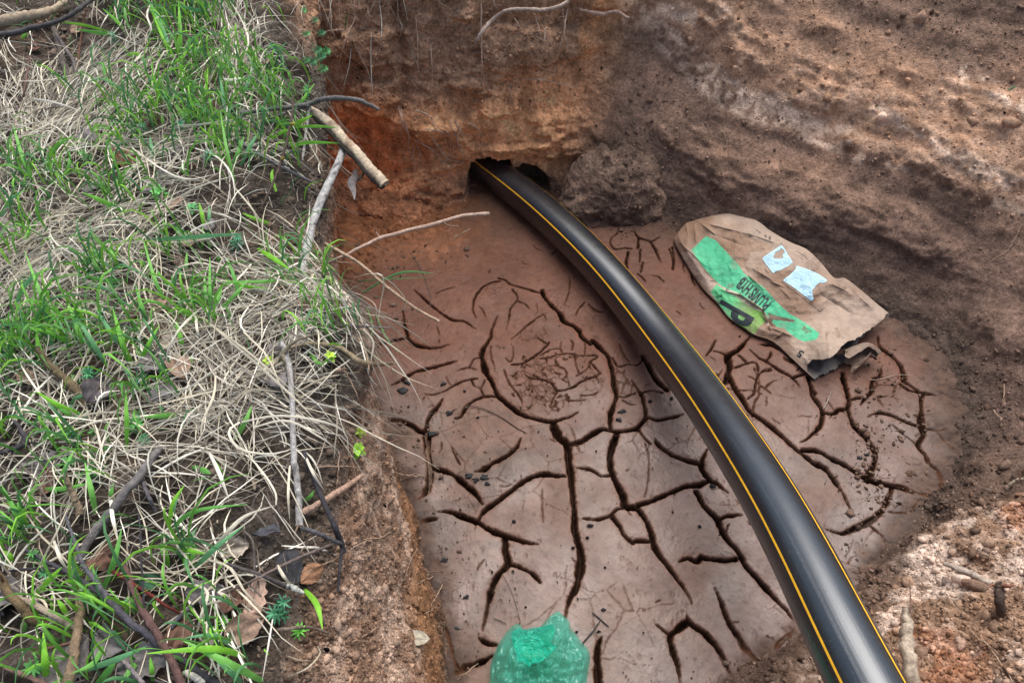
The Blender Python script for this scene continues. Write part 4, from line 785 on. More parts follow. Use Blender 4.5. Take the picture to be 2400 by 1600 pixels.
# ---------------------------------------------------------------- sticks, branches
g_, m_, l_, t_, c_ = Z('G'), Z('M'), Z('L'), Z('T'), Z('C')
BIRCH = (.40, .38, .35); GREY = (.16, .15, .145); DARK = (.055, .05, .055); TAN = (.30, .21, .14); PALE = (.50, .38, .26); RED = (.16, .035, .028); REDB = (.15, .085, .075); BROWN = (.13, .085, .055)
def bark(V, colr, seed, spots=.0, tip=None):
    c = np.tile(np.array(colr, float), (len(V), 1)); q = V; nz = fbm(q, 55, 3, seed % 50); c *= (1+.35*nz)[:, None]
    if spots: c = mix(c, np.array([.05, .05, .05]), ss(.22, .4, fbm(q*np.array([1, 1, 1]), 110, 2, seed % 40+3))*spots)
    return np.clip(c, .004, 1)
def stick(name, label, cat, arms, lift=.012, group=None, spots=0., n=26, flat=1.0, jit=.10, sides=8):
    """arms: list of (points, radii in metres, colour); the first is the stem, side arms join the same mesh"""
    lst = []
    for k, (pts, rad, colr) in enumerate(arms):
        rad = tuple(v*(.68 if (W0 := pts3(pts, lift))[0][1] < 1.5 and name not in ('wooden_stake', 'wooden_stick', 'wood_chip', 'rotten_stalk') else 1.5 if name in ('long_root', 'bent_root') else .85) for v in rad)
        W = crom(W0, n); r_ = np.random.default_rng(len(lst)+len(label)); W[1:-1] += r_.normal(size=(n-2, 3))*np.mean(rad)*.12
        V, f = tube(W, rad, sides, jit, seed=len(label)+k, flat=flat); lst.append((V, f, bark(V, colr, len(label)*3+k, spots)))
    V, Fc, C = join(lst); base = V.mean(0)*0+lst[0][0][:sides].mean(0)
    o = mesh(name, V-base, Fc, M_twig, C); o.location = tuple(base); tag(o, label, cat, group); return o
S = stick
S('fallen_branch', 'grey forked branch arching over the top left corner of the pit', 'branch', [
   (g_([(1640, 770, .03), (1840, 742, .04), (1990, 728, .05)])+[(726, 244, 'z', .82)]+t_([(280, 650, 'z', .84), (400, 635, 'z', .85), (520, 650, 'z', .84), (600, 680, 'z', .83), (662, 712, 'z', .82)]), (.006, .008, .009, .008, .005), GREY),
   ([(726, 244, 'z', .82)]+g_([(2100, 780, 'z', .80), (2085, 880, 'z', .78), (2070, 1000, 'z', .76), (2055, 1115, 'z', .75)]), (.007, .005, .0045, .005), BIRCH),
   (g_([(1840, 802, .02), (1930, 775, .03)])+[(684, 260, 'z', .80), (726, 248, 'z', .82)], (.003, .004, .005), GREY)], spots=.5)
def split_wood():
    pts = t_([(215, 705), (290, 760), (370, 830), (430, 900), (520, 990), (600, 1090), (660, 1150), (698, 1195)]); zs = np.linspace(.80, .73, len(pts))
    W = crom(np.array([P(x, y, z) for (x, y), z in zip(pts, zs)]), 50); V, f = tube(W, (.009, .014, .016, .014, .015, .014, .015, .016), 10, .22, 5, flat=.8)
    root = empty('split_branch', W[0]); tag(root, 'split branch with pale bare wood and dark bark sticking out over the pit', 'branch')
    c = bark(V, (.58, .47, .34), 5); q = V.copy(); c = mix(c, np.array([.25, .15, .10]), ss(.15, .4, fbm(q*np.array([1, 1, 1]), 28, 3, 9))*.7)
    o = mesh('bare_wood', V, f, M_twig, c); parent_keep(o, root)
    V, f = tube(W+np.array([-.006, -.005, -.009]), (.006, .012, .014, .014, .014, .012, .012, .008), 9, .25, 6, flat=.8)
    o = mesh('bark_strip', V, f, M_twig, bark(V, (.07, .055, .045), 6)); parent_keep(o, root)
split_wood()
def birch():
    pts = t_([(432, 965), (415, 1010), (390, 1070), (320, 1220), (262, 1350), (212, 1500)])+[(716, 600), (702, 655)]; zs = [.74, .74, .74, .735, .73, .73, .74, .755]
    W = crom(np.array([P(p[0], p[1], z) for p, z in zip(pts, zs)]), 60); V, f = tube(W, (.013, .011, .0105, .0115, .012, .012, .012, .011), 14, .06, 8)
    root = empty('birch_stick', W[-1]); tag(root, 'thick pale speckled birch stick leaning at the edge of the pit', 'stick')
    c = bark(V, (.46, .45, .43), 8, .75); o = mesh('birch_bark', V, f, M_twig, c); parent_keep(o, root)
    lst = []; r_ = random.Random(4)
    for k in range(11):
        b0 = W[1]+np.array([r_.uniform(-.012, .02), r_.uniform(-.01, .01), r_.uniform(-.01, .01)]); e = b0+np.array([r_.uniform(-.015, .03), r_.uniform(-.01, .03), r_.uniform(-.02, .025)])
        V, f = tube(np.linspace(b0, e, 4), (.004, .002, .0008), 5, .3, k); lst.append((V, f, np.array(r_.choice([(.35, .26, .2), (.08, .07, .07), (.42, .36, .33)]))))
    V, f, c = join(lst); o = mesh('splintered_end', V, f, M_twig, c); parent_keep(o, root)
birch()
S('long_root', 'long thin pale root stretching right across the back corner of the mud', 'root', [
   ([(700, 648, .012), (746, 626, .02), (803, 600, 'z', .76), (861, 572, 'z', .74), (892, 558, 'z', .72), (957, 540, 'z', .69), (1029, 522, 'z', .66), (1084, 506, 'z', .64), (1146, 501, 'z', .62)], (.0040, .0045, .005, .006, .0075, .008, .0085, .008, .009), (.46, .32, .25)),
   ([(892, 558, 'z', .72), (882, 545, 'z', .72), (880, 536, 'z', .73)], (.004, .002), (.34, .22, .17)), ([(1038, 519, 'z', .66), (1050, 528, 'z', .65), (1075, 530, 'z', .64)], (.0015, .0008), (.34, .22, .17))], n=40)
S('bent_root', 'tan root hanging over the left rim with bright grass across it', 'root', [
   ([(738, 551, .01), (765, 572, .015), (800, 592, 'z', .76), (834, 612, 'z', .75), (870, 640, 'z', .73), (902, 669, 'z', .71), (943, 700, 'z', .68), (988, 731, 'z', .66), (1029, 753, 'z', .64)], (.006, .006, .0065, .006, .006, .006, .0055, .005, .006), (.46, .33, .23)),
   ([(943, 700, 'z', .68), (915, 672, 'z', .69), (900, 690, 'z', .66)], (.002, .001), TAN)], n=34)
S('birch_branch', 'thin white birch branch standing upright out of the dry grass at the rim', 'branch', [
   ([(660, 800, .03), (676, 852, .03), (685, 951, .035), (689, 1066, .03), (698, 1140, .02), (702, 1232, .01)], (.008, .010, .0085, .0095, .0095, .011), (.44, .42, .40)),
   ([(702, 1225, .015), (693, 1244, .012), (688, 1262, .008)], (.003, .001), TAN), ([(702, 1225, .015), (708, 1246, .012), (712, 1262, .008)], (.003, .001), TAN)], spots=.6, n=40, sides=12)
S('broken_branch', 'broken green-brown branch stub with knots poking over the rim', 'branch', [
   ([(668, 818, .03), (720, 806, .03), (790, 812, .02), (822, 832, .03), (861, 853, .03), (925, 851, .02)], (.005, .007, .008, .008, .011, .005), (.27, .215, .14)),
   ([(676, 850, .03), (664, 832, .04), (690, 800, .05), (735, 786, .05)], (.009, .008, .005, .003), (.26, .22, .15)), ([(790, 870, .02), (806, 868, .03)], (.010, .009), (.38, .26, .19))], jit=.2)
S('forked_stick', 'dark grey forked stick lying over the left edge beside the white branch', 'stick', [
   (l_([(1862, -10, .03), (1880, 60, .03), (1920, 150, .03), (1980, 300, .04), (2050, 450, .05), (2085, 540, .05), (2112, 612, .04)]), (.0055, .007, .0075, .0075, .008, .009, .006), DARK),
   (l_([(1850, 462, .02), (1950, 495, .04), (2050, 542, .05), (2105, 562, .05)]), (.007, .007, .006, .006), (.10, .095, .10)),
   (l_([(2095, 590, .05), (2082, 700, .03), (2068, 850, .015)]), (.006, .005, .003), DARK)])
S('peeled_stick', 'short pink peeled stick on the bare soil of the left bank', 'stick', [(l_([(1865, 362, .015), (1980, 296, .03), (2100, 222, .03), (2222, 138, .02)]), (.010, .009, .010, .006), (.46, .30, .22))], sides=10)
S('fallen_branch', 'thick grey branch lying diagonally in the grass at the lower left', 'branch', [
   (l_([(985, -20, .02), (940, 20, .03), (860, 140, .035), (740, 280, .04), (650, 400, .03), (560, 520, .02), (450, 700, .01)]), (.009, .011, .012, .012, .013, .012, .010), (.19, .175, .17)),
   (l_([(870, 170, .03), (905, 260, .04), (940, 330, .03), (955, 370, .02)]), (.006, .005, .006, .003), (.12, .11, .12))], sides=12)
S('bare_stick', 'stout tan stick curving down to the bottom edge of the lawn', 'stick', [(l_([(478, 780, .02), (488, 950, .03), (475, 1100, .04), (445, 1280, .04), (405, 1440, .03)]), (.009, .0115, .011, .012, .014), (.28, .20, .13))], sides=12)
S('fallen_branch', 'long dark grey branch crossing the lower left grass with a side arm', 'branch', [
   (l_([(150, 590, .02), (290, 670, .03), (430, 740, .04), (560, 820, .05), (640, 880, .05), (800, 1040, .05), (900, 1110, .05), (975, 1195, .04)]), (.004, .005, .006, .007, .008, .009, .009, .008), (.085, .08, .095)),
   (l_([(395, 370, .03), (430, 470, .04), (470, 580, .05), (510, 690, .06), (580, 780, .06), (655, 880, .05)]), (.003, .004, .005, .006, .006, .007), (.13, .125, .14)),
   (l_([(0, 735, .02), (180, 712, .03), (330, 720, .03), (440, 745, .04)]), (.003, .004, .004, .004), DARK)], n=36)
S('bare_stick', 'reddish brown stick with peeling bark lying near the bottom edge', 'stick', [(l_([(755, 690, .03), (800, 800, .04), (850, 910, .045), (900, 1010, .05), (960, 1110, .05), (1040, 1260, .045), (1115, 1430, .04)]), (.008, .008, .009, .010, .009, .009, .010), REDB)], sides=12, jit=.15)
S('red_twig', 'thin dark red twig half hidden in dead stems', 'twig', [(l_([(690, 725, .03), (800, 795, .04), (920, 870, .045), (1020, 940, .04), (1112, 988, .02)]), (.006, .004, .0045, .0035, .003), RED)])
S('bare_stick', 'black stick with a white peeled end at the bottom edge', 'stick', [(l_([(1050, 1225, .02), (1150, 1290, .03), (1250, 1370, .03), (1350, 1430, .02)]), (.007, .009, .010, .011), (.045, .045, .05)), (l_([(1130, 1340, .03), (1180, 1370, .035), (1245, 1405, .03)]), (.006, .008, .009), (.6, .56, .5))])
S('plant_stump', 'curved brown stump of a dead stem at the left edge', 'stump', [(l_([(-10, 740, .02), (40, 840, .05), (90, 900, .06), (150, 970, .05), (220, 1035, .03), (295, 1055, .01)]), (.009, .010, .011, .012, .012, .010), (.17, .12, .065)), (l_([(20, 800, .03), (10, 770, .06), (0, 745, .08)]), (.006, .002), (.30, .17, .10))], sides=10)
S('dry_stalk', 'long pale dead stem beside the curved brown stump', 'stem', [(l_([(110, 880, .03), (200, 930, .04), (330, 1000, .045), (455, 1072, .03)]), (.005, .0075, .008, .007), (.36, .29, .22))])
S('log', 'cut pale log lying in the top left corner', 'log', [(g_([(-60, 165, .02), (0, 150, .03), (130, 125, .035), (270, 100, .035), (380, 50, .03), (450, 10, .02)]), (.024, .023, .022, .018, .012, .009), (.46, .36, .25))], sides=14)
S('fallen_branch', 'dark thin branch bending below the pale log in the top left corner', 'branch', [(g_([(-20, 235, .02), (100, 225, .03), (230, 185, .04), (360, 155, .05), (450, 125, .06), (540, 60, .07), (640, -10, .07)]), (.013, .011, .009, .007, .008, .008, .007), (.11, .10, .10))], sides=10)
S('dry_stalk', 'dark dead stem lying in bare soil under the thin top left branch', 'stem', [(g_([(365, 190, .01), (410, 330, .02), (440, 460, .02), (470, 560, .02), (482, 690, .01)]), (.011, .012, .010, .011, .008), (.12, .10, .085)), (g_([(380, 230, .02), (450, 340, .03), (500, 420, .03), (530, 560, .02)]), (.006, .007, .006, .005), (.14, .12, .11))])
S('dry_stalk', 'thin red-brown stem standing left of the top grass tuft', 'stem', [(g_([(585, 50, .05), (560, 200, .04), (540, 340, .03), (520, 520, .01)]), (.003, .004, .004, .003), (.15, .075, .05))])
S('dry_stalk', 'thin brown stem at the far left with a crooked base', 'stem', [(g_([(200, 380, .04), (185, 500, .04), (165, 620, .03), (150, 690, .01)]), (.003, .0045, .004, .003), (.16, .10, .08))])
S('budding_shoot', 'slender upright shoot with yellow buds at the rim under the arching branch', 'shoot', [
   (g_([(1780, 1420, .01), (1830, 1310, .03), (1900, 1140, .06), (1950, 960, .09), (1985, 800, .12), (1998, 630, .14)]), (.005, .004, .0042, .0042, .004, .003), (.12, .085, .07)),
   (g_([(1975, 850, .11), (1990, 845, .115), (2010, 838, .12)]), (.004, .006, .002), (.38, .34, .06)), (g_([(1915, 1085, .07), (1925, 1080, .075), (1932, 1070, .08)]), (.003, .005, .002), (.40, .30, .06))])
S('bare_twig', 'grey twig crossing the crumbly brown soil patch by the rim', 'twig', [(g_([(1570, 915, .02), (1700, 1010, .03), (1800, 1070, .03), (1880, 1115, .035), (2000, 1180, .03), (2130, 1243, .02)]), (.007, .006, .005, .005, .0055, .004), (.17, .16, .155)), (g_([(1860, 1110, .03), (1960, 1130, .04), (2050, 1180, .04)]), (.003, .002), DARK)])
S('bare_twig', 'dark twig ending in a white peeled tip on the lower bank', 'twig', [(l_([(1390, 682, .02), (1560, 738, .03), (1700, 792, .03), (1790, 830, .03)]), (.0045, .005, .0055, .005), (.10, .085, .085)), (l_([(1762, 815, .03), (1810, 835, .032), (1858, 858, .03)]), (.007, .008, .004), (.62, .62, .55))])
S('bare_twig', 'long straight grey twig reaching the tip of the forked stick', 'twig', [(l_([(1330, 880, .02), (1480, 815, .03), (1600, 758, .03), (1700, 705, .03), (1900, 615, .035), (2095, 540, .05)]), (.003, .0035, .004, .004, .0045, .004), (.17, .13, .115))])
S('plant_stump', 'green-brown slanting stem beside small whorled plants', 'stump', [(m_([(225, 740, .06), (290, 840, .05), (370, 910, .04), (450, 985, .03), (548, 1100, .01)]), (.007, .011, .012, .013, .012), (.17, .13, .075))], sides=10)
S('bare_twig', 'bent dark twig at the left edge between whorled plants', 'twig', [(m_([(80, 1180, .02), (130, 1250, .03), (158, 1325, .03), (90, 1360, .02), (-20, 1395, .02)]), (.004, .006, .009, .007, .007), (.085, .075, .085)), (m_([(158, 1325, .03), (240, 1330, .02), (330, 1345, .01)]), (.004, .002), DARK)])
S('bare_twig', 'thin pale brown twig at the bottom left corner', 'twig', [(l_([(30, 1315, .02), (120, 1350, .03), (210, 1385, .03), (280, 1425, .03)]), (.004, .006, .0065, .006), (.24, .15, .12))])
S('bare_twig', 'small reddish twig left of the stout tan stick', 'twig', [(l_([(200, 1225, .02), (310, 1195, .03), (430, 1165, .02)]), (.003, .004, .003), (.22, .12, .09))])
S('dry_stalk', 'cut hollow stem standing in dark humus above the thick grey branch', 'stem', [(l_([(395, 140, .07), (430, 220, .05), (470, 310, .03), (495, 390, .01)]), (.0065, .0075, .009, .011), (.36, .27, .18))], sides=10)
S('bare_twig', 'dark vertical twig standing near the whitish leaf', 'twig', [(l_([(1490, 475, .02), (1545, 540, .04), (1556, 640, .04), (1560, 780, .02)]), (.004, .003, .0035, .003), (.13, .11, .10))])
S('bare_twig', 'very thin black upright twig across the reddish stick', 'twig', [(l_([(850, 380, .05), (862, 520, .06), (868, 700, .07), (880, 900, .06), (895, 1090, .03)]), (.0022, .0025, .0028, .0028, .002), DARK)])
S('bare_twig', 'grey stick pointing up right beside the dark green leaf', 'twig', [(l_([(1050, 1070, .02), (1100, 1010, .03), (1170, 940, .03), (1240, 850, .02)]), (.005, .006, .0055, .004), (.115, .11, .12))])
S('bare_twig', 'peeled grey stick at the bottom below the dark branch', 'twig', [(l_([(735, 1255, .02), (790, 1310, .03), (880, 1415, .03)]), (.004, .005, .005), (.28, .24, .24))])
S('bare_twig', 'thin grey twig poking over the mud from the dry grass', 'twig', [([(800, 760, .03), (850, 764, 'z', .74), (880, 766, 'z', .73), (915, 768, 'z', .72)], (.003, .0035, .003, .0025), (.2, .18, .17))])
S('bare_twig', 'pale twig across the bare soil beside two green rosettes', 'twig', [(l_([(1700, 1085, .012), (1800, 1075, .02), (1900, 1070, .02), (2020, 1108, .01)]), (.0045, .005, .0045, .003), (.22, .17, .13))])
# right and near side
S('wooden_stake', 'broken weathered stake standing in the crumbly soil right of the pipe', 'stake', [
   (c_([(1325, 1640, .0), (1315, 1568, .06), (1300, 1420, .12), (1290, 1300, .16), (1285, 1175, .19)]), (.025, .025, .024, .022, .013), (.52, .42, .32)),
   (c_([(1306, 1200, .19), (1308, 1120, .21), (1302, 1020, .23)]), (.003, .0018, .0008), (.20, .11, .08))], sides=9, jit=.22, spots=.5, flat=.75)
S('wooden_stick', 'pale split stick pointing left out of the crumbly spoil', 'stick', [(c_([(1486, 940, .06), (1560, 968, .05), (1640, 1000, .03), (1730, 1045, .0)]), (.006, .010, .011, .012), (.46, .38, .31))], jit=.25, flat=.7)
S('wood_chip', 'small cut block of wood lying in the spoil below the pale stick', 'wood chip', [(c_([(1590, 1040, .012), (1640, 1058, .016), (1705, 1082, .014)]), (.012, .017, .015), (.27, .17, .12))], jit=.2, n=6, sides=6)
S('rotten_stalk', 'dark rotten plant stalk standing in the sunlit spoil', 'stalk', [(c_([(1785, 1215, .0), (1775, 1140, .05), (1775, 1080, .09), (1770, 1040, .10)]), (.010, .013, .012, .008), (.10, .07, .055)), (c_([(1775, 1065, .09), (1740, 1055, .10), (1725, 1062, .10)]), (.005, .002), (.3, .13, .09)), (c_([(1775, 1060, .09), (1830, 1060, .10), (1850, 1050, .11)]), (.006, .002), (.3, .13, .09))], jit=.3)
S('wood_splinter', 'bleached splinter sticking up at the right edge', 'splinter', [(c_([(1830, 530, .02), (1870, 505, .04), (1915, 495, .05)]), (.008, .008, .006), (.5, .4, .3)), (c_([(1880, 505, .04), (1885, 480, .06), (1883, 460, .07)]), (.003, .001), (.5, .3, .18))], jit=.25)
S('dry_stub', 'small dry stub sticking up at the bottom edge left of the pipe', 'stub', [(c_([(270, 1610, .005), (262, 1560, .05), (240, 1510, .07)]), (.004, .003, .001), (.5, .38, .26)), (c_([(270, 1600, .02), (275, 1560, .05), (278, 1525, .06)]), (.003, .001), (.5, .38, .26))])
for k, (lab, pts, rad, colr) in enumerate([
  ('thin dark root lying on the mud below the round cracked puddle', Z('A')([(715, 1305), (800, 1322), (850, 1340), (950, 1390), (1050, 1460), (1110, 1490)]), (.002, .0022, .0022, .0018), (.07, .045, .035)),
  ('thin dark twig lying on the mud under the long pale root', Z('A')([(298, 225), (370, 340), (415, 420), (440, 500), (465, 580), (455, 645)]), (.0018, .0022, .0022, .0016), (.10, .075, .065)),
  ('short straight pale stem lying on the mud near the long root', Z('A')([(618, 165), (675, 135), (730, 107)]), (.003, .003, .002), (.42, .36, .27)),
  ('short dark stick on the mud right of the green bag', Z('B')([(1345, 1327), (1375, 1290), (1410, 1250), (1452, 1188)]), (.0028, .003, .003, .002), (.05, .045, .045)),
  ('thin black stick above the short dark stick near the green bag', Z('B')([(1408, 1135), (1450, 1172), (1507, 1222)]), (.002, .0026, .002), (.03, .028, .03)),
  ('tiny twig on the mud left of the green bag', Z('B')([(803, 1170), (840, 1185), (882, 1205)]), (.0015, .0018, .0012), (.05, .045, .045)),
  ('hair thin dark root running down to the green bag', Z('B')([(855, 900), (900, 980), (930, 1060), (950, 1130), (967, 1205)]), (.001, .001, .001), (.07, .05, .04)),
  ('small forked grey twig on the mud right of the pipe', c_([(965, 900), (985, 870), (1005, 830), (1008, 808)]), (.003, .003, .002, .001), (.2, .15, .12)),
  ('pale split straw lying in a crack below the paper sack', c_([(850, 130), (872, 90), (893, 35)]), (.003, .004, .002), (.32, .26, .22)),
  ('thin pale stem on the mud by the mouth of the paper sack', Z('D')([(1620, 1468), (1700, 1465), (1800, 1440), (1880, 1428), (1950, 1435)]), (.0012, .0015, .0013, .001), (.42, .33, .25)),
  ('short pale twig crossing the foot of the slope right of the sack', Z('D')([(1920, 1150), (1960, 1175), (2002, 1200)]), (.0015, .002, .0015), (.42, .35, .28)),
 ]): S('small_twig', lab, 'twig', [(pts, rad, colr)], lift=.003, n=14, sides=6)
# ---------------------------------------------------------------- roots hanging out of the pit walls
ROOTC = (.66, .47, .34)
S('thick_root', 'thick knobbly root curving across the top of the back wall', 'root', [
  (t_([(1275, 305, .01), (1300, 255, .02), (1330, 205, .025), (1385, 140, .03), (1440, 95, .035), (1500, 68, .04), (1600, 62, .045), (1700, 66, .05), (1800, 52, .05), (1890, 8, .04)]), (.003, .0075, .009, .009, .0085, .008, .0085, .009, .008, .009), (.50, .38, .31))], n=60, jit=.14, sides=10)
S('thick_root', 'shorter knobbly root with a cut tip at the top of the wall corner', 'root', [
  (t_([(1955, 62, .02), (2050, 85, .03), (2120, 92, .035), (2200, 78, .04), (2245, 105, .04), (2278, 116, .045)]), (.005, .009, .009, .008, .008, .006), (.50, .34, .27))], n=40, jit=.16, sides=10)
RT = [[(510, 110), (450, 240), (430, 310), (410, 370), (380, 540), (340, 640)], [(780, 0), (785, 60), (790, 120), (812, 180), (790, 250), (770, 320)], [(590, 50), (600, 100), (612, 150)], [(895, 90), (905, 250), (918, 400), (925, 500)],
 [(995, 290), (998, 400), (1000, 530)], [(1322, 0), (1325, 200), (1335, 380), (1350, 520), (1360, 630)], [(1660, 80), (1685, 150), (1700, 200), (1718, 270)], [(1850, 60), (1865, 180), (1845, 280), (1815, 420), (1780, 500)], [(1885, 60), (1862, 200), (1885, 330)],
 [(1520, 300), (1500, 292), (1470, 350), (1415, 428)], [(1605, 518), (1700, 510), (1800, 525), (1948, 550)], [(668, 0), (664, 60)], [(785, 690), (810, 790), (850, 880), (878, 960), (885, 1180)], [(820, 780), (845, 880), (838, 960), (868, 1048)],
 [(895, 715), (980, 750), (1010, 790), (1030, 832)], [(1120, 785), (1150, 860), (1170, 950), (1205, 1055)], [(895, 915), (1000, 970), (1050, 1030), (1065, 1110)], [(1000, 890), (1060, 970), (1100, 1015), (1178, 1038)], [(1085, 845), (1125, 900), (1120, 960), (1098, 1040), (1125, 1185)],
 [(1240, 800), (1300, 830), (1325, 880)], [(1150, 780), (1190, 840), (1212, 895)], [(1500, 540), (1505, 600), (1515, 672)], [(805, 700), (808, 800), (802, 920)], [(300, 212), (360, 198), (430, 185)], [(900, 930), (925, 1000), (935, 1065)], [(1400, 0), (1410, 50), (1435, 90)],
 [(1040, 0), (1065, 25), (1095, 45)], [(1690, 425), (1750, 450), (1825, 470)], [(1540, 120), (1570, 170), (1600, 195)], [(1740, 180), (1735, 260), (1750, 330)], [(1160, 870), (1175, 940), (1195, 975)], [(960, 840), (1060, 850), (1110, 880)]]
def rootlet(w, r0, seed, name, label, group, col=ROOTC):
    n = 30; W = crom(w, n); r_ = np.random.default_rng(seed); t = np.linspace(0, 1, n); W = W+np.cumsum(r_.normal(size=(n, 3)), 0)*.0007
    lst = []; V, f = tube(W, (r0, r0*.9, r0*.7, r0*.45), 6, .2, seed); lst.append((V, f, bark(V, col, seed)))
    for k in range(4):                                                   # fine hairs
        i = r_.integers(4, n-2); e = W[i]+np.array([r_.normal()*.018, -abs(r_.normal())*.006, r_.normal()*.012-.006]); m = (W[i]+e)/2+r_.normal(size=3)*.003
        V, f = tube(crom([W[i], m, e], 7), (r0*.35, r0*.2), 4, .1, seed+k); lst.append((V, f, bark(V, col, seed)))
    V, Fc, C = join(lst); base = W[0]; o = mesh(name, V-base, Fc, M_twig, C); o.location = tuple(base); tag(o, label, 'root', group)
for k, pts in enumerate(RT):
    w = []
    for j, p in enumerate(t_(pts)):
        h, n = hit(*p); w.append(rp(p[0], p[1], h, .004+.016*math.sin(math.pi*min(1, j/(len(pts)-1)+.15))))
    rootlet(np.array(w), (.0022, .0028, .0036)[k % 3], k, 'hanging_root', 'fine pale hair root hanging from the back wall of the pit', 'fine roots in the back wall')
RR = [Z('R')([(605, 765), (610, 800), (598, 830), (612, 855)]), Z('R')([(630, 765), (622, 800), (620, 840), (608, 850)]), Z('R')([(590, 752), (632, 750)]), Z('R')([(1030, 752), (1000, 780), (950, 805)]), Z('R')([(2320, 1280), (2270, 1390), (2220, 1450), (2140, 1500)]), Z('R')([(1825, 110), (1800, 170), (1770, 220)]),
      Z('R')([(170, 515), (212, 552)]), Z('R')([(1850, 550), (1800, 575), (1762, 592)]), Z('R')([(600, 265), (650, 280), (680, 268)]), Z('R')([(2330, 870), (2290, 898)]), Z('R')([(2250, 998), (2328, 985)]), Z('R')([(1980, 360), (2050, 362)]), Z('R')([(2100, 350), (2200, 358)]), Z('R')([(75, 1120), (60, 1170), (35, 1200)]), Z('R')([(980, 980), (1045, 978)])]
for k, pts in enumerate(RR):
    w = np.array([rp(p[0], p[1], hit(*p)[0], .006) for p in pts]); rootlet(w if len(w) > 2 else np.array([w[0], (w[0]+w[1])/2, w[1]]), .0015, 60+k, 'slope_root', 'short pale rootlet on the scraped right slope', 'rootlets on the right slope', (.42, .30, .22))
RL = [l_([(1940, 90), (2100, 85), (2200, 72), (2352, 62)]), [(880, 1030), (915, 1020), (945, 1012), (958, 1010)], [(925, 1105), (960, 1113), (995, 1115)], Z('B')([(0, 235), (100, 225), (200, 210), (288, 188)]), Z('B')([(220, 285), (300, 295), (378, 298)]), Z('B')([(0, 690), (100, 685), (200, 655), (295, 652)]), Z('B')([(220, 620), (240, 680), (320, 745), (290, 820), (255, 930)]),
      Z('B')([(345, 955), (430, 910), (510, 870)]), Z('B')([(490, 965), (450, 1030), (410, 1100)]), Z('B')([(380, 1140), (430, 1110), (485, 1112)]), l_([(2352, 515), (2250, 545), (2150, 600)]), l_([(2160, 1155), (2250, 1110), (2325, 1060)]), Z('B')([(115, 108), (200, 85), (275, 62)]), l_([(2070, 640), (1950, 690), (1790, 800)]), Z('B')([(580, 1545), (640, 1500), (690, 1460)]), l_([(2075, 0), (2078, 120), (2070, 220)]), l_([(2140, 20), (2180, 150), (2205, 310)]),
      [(838, 790), (856, 830), (862, 880), (880, 900)], [(812, 876), (835, 930), (846, 980), (847, 1050)], c_([(1345, 1010), (1390, 1070), (1460, 1125)]), c_([(1495, 1100), (1530, 1160), (1560, 1200)]), c_([(1680, 890), (1780, 910), (1880, 950)]), c_([(1690, 1340), (1740, 1400), (1850, 1560)]), c_([(1850, 650), (1880, 680), (1904, 700)]), c_([(1430, 780), (1465, 830), (1450, 905)]), c_([(1740, 130), (1790, 180), (1780, 210)]), c_([(1800, 0), (1800, 60), (1795, 110)]), c_([(1620, 1290), (1700, 1360), (1790, 1440)])]
for k, pts in enumerate(RL):
    w = np.array([rp(p[0], p[1], hit(*p)[0], .008+.012*(j % 2)) for j, p in enumerate(pts)]); w = w if len(w) > 2 else np.array([w[0], (w[0]+w[1])/2, w[1]])
    near_ = k >= 19; rootlet(w, (.0013, .002, .0017)[k % 3], 90+k, 'spoil_root' if near_ else 'bank_root', 'thin dry root poking out of the crumbly spoil' if near_ else 'thin tan root poking out of the bare left bank', 'roots in the near spoil' if near_ else 'roots in the left bank', (.45, .31, .22))
# ---------------------------------------------------------------- grass and straw
class Blades:
    def __init__(s): s.V = []; s.C = []; s.n = []
    def add(s, W, width, col, tipcol=None, twist=0., seed=0, k=7, base=.6):
        W = crom(W, k) if len(W) != k else np.asarray(W); T = np.gradient(W, axis=0); T /= np.linalg.norm(T, axis=1)[:, None]+1e-9
        an = twist; view = CAM-W[k//2]; view /= np.linalg.norm(view); sd = np.cross(T, view*math.cos(an)+np.array([.3, .2, .9])*math.sin(an)); sd /= np.linalg.norm(sd, axis=1)[:, None]+1e-9
        t = np.linspace(0, 1, k); w = width*np.minimum(base+t*3*(1-base), 1)*np.clip((1-t)*2.2, .06, 1)**.8
        fold = np.cross(sd, T)*(w*.22)[:, None]
        s.V.append(np.stack([W-sd*w[:, None]*.5, W+fold, W+sd*w[:, None]*.5], 1).reshape(-1, 3)); c = mix(np.tile(np.array(col, float), (k, 1)), np.array(tipcol if tipcol is not None else col, float), t)
        s.C.append(np.repeat(c, 3, 0)); s.n.append(k)
    def build(s, name, mat, label, cat=None, kind='stuff'):
        V = np.concatenate(s.V); C = np.concatenate(s.C); F_ = []; off = 0; cache = {}
        for k in s.n:
            if k not in cache: cache[k] = grid_faces(k, 3)
            F_.append(cache[k]+off); off += k*3
        o = mesh(name, V, np.concatenate(F_), mat, C); return tag(o, label, cat, kind=kind)
straw = Blades(); green = Blades(); litter = Blades()
rs = random.Random(11)
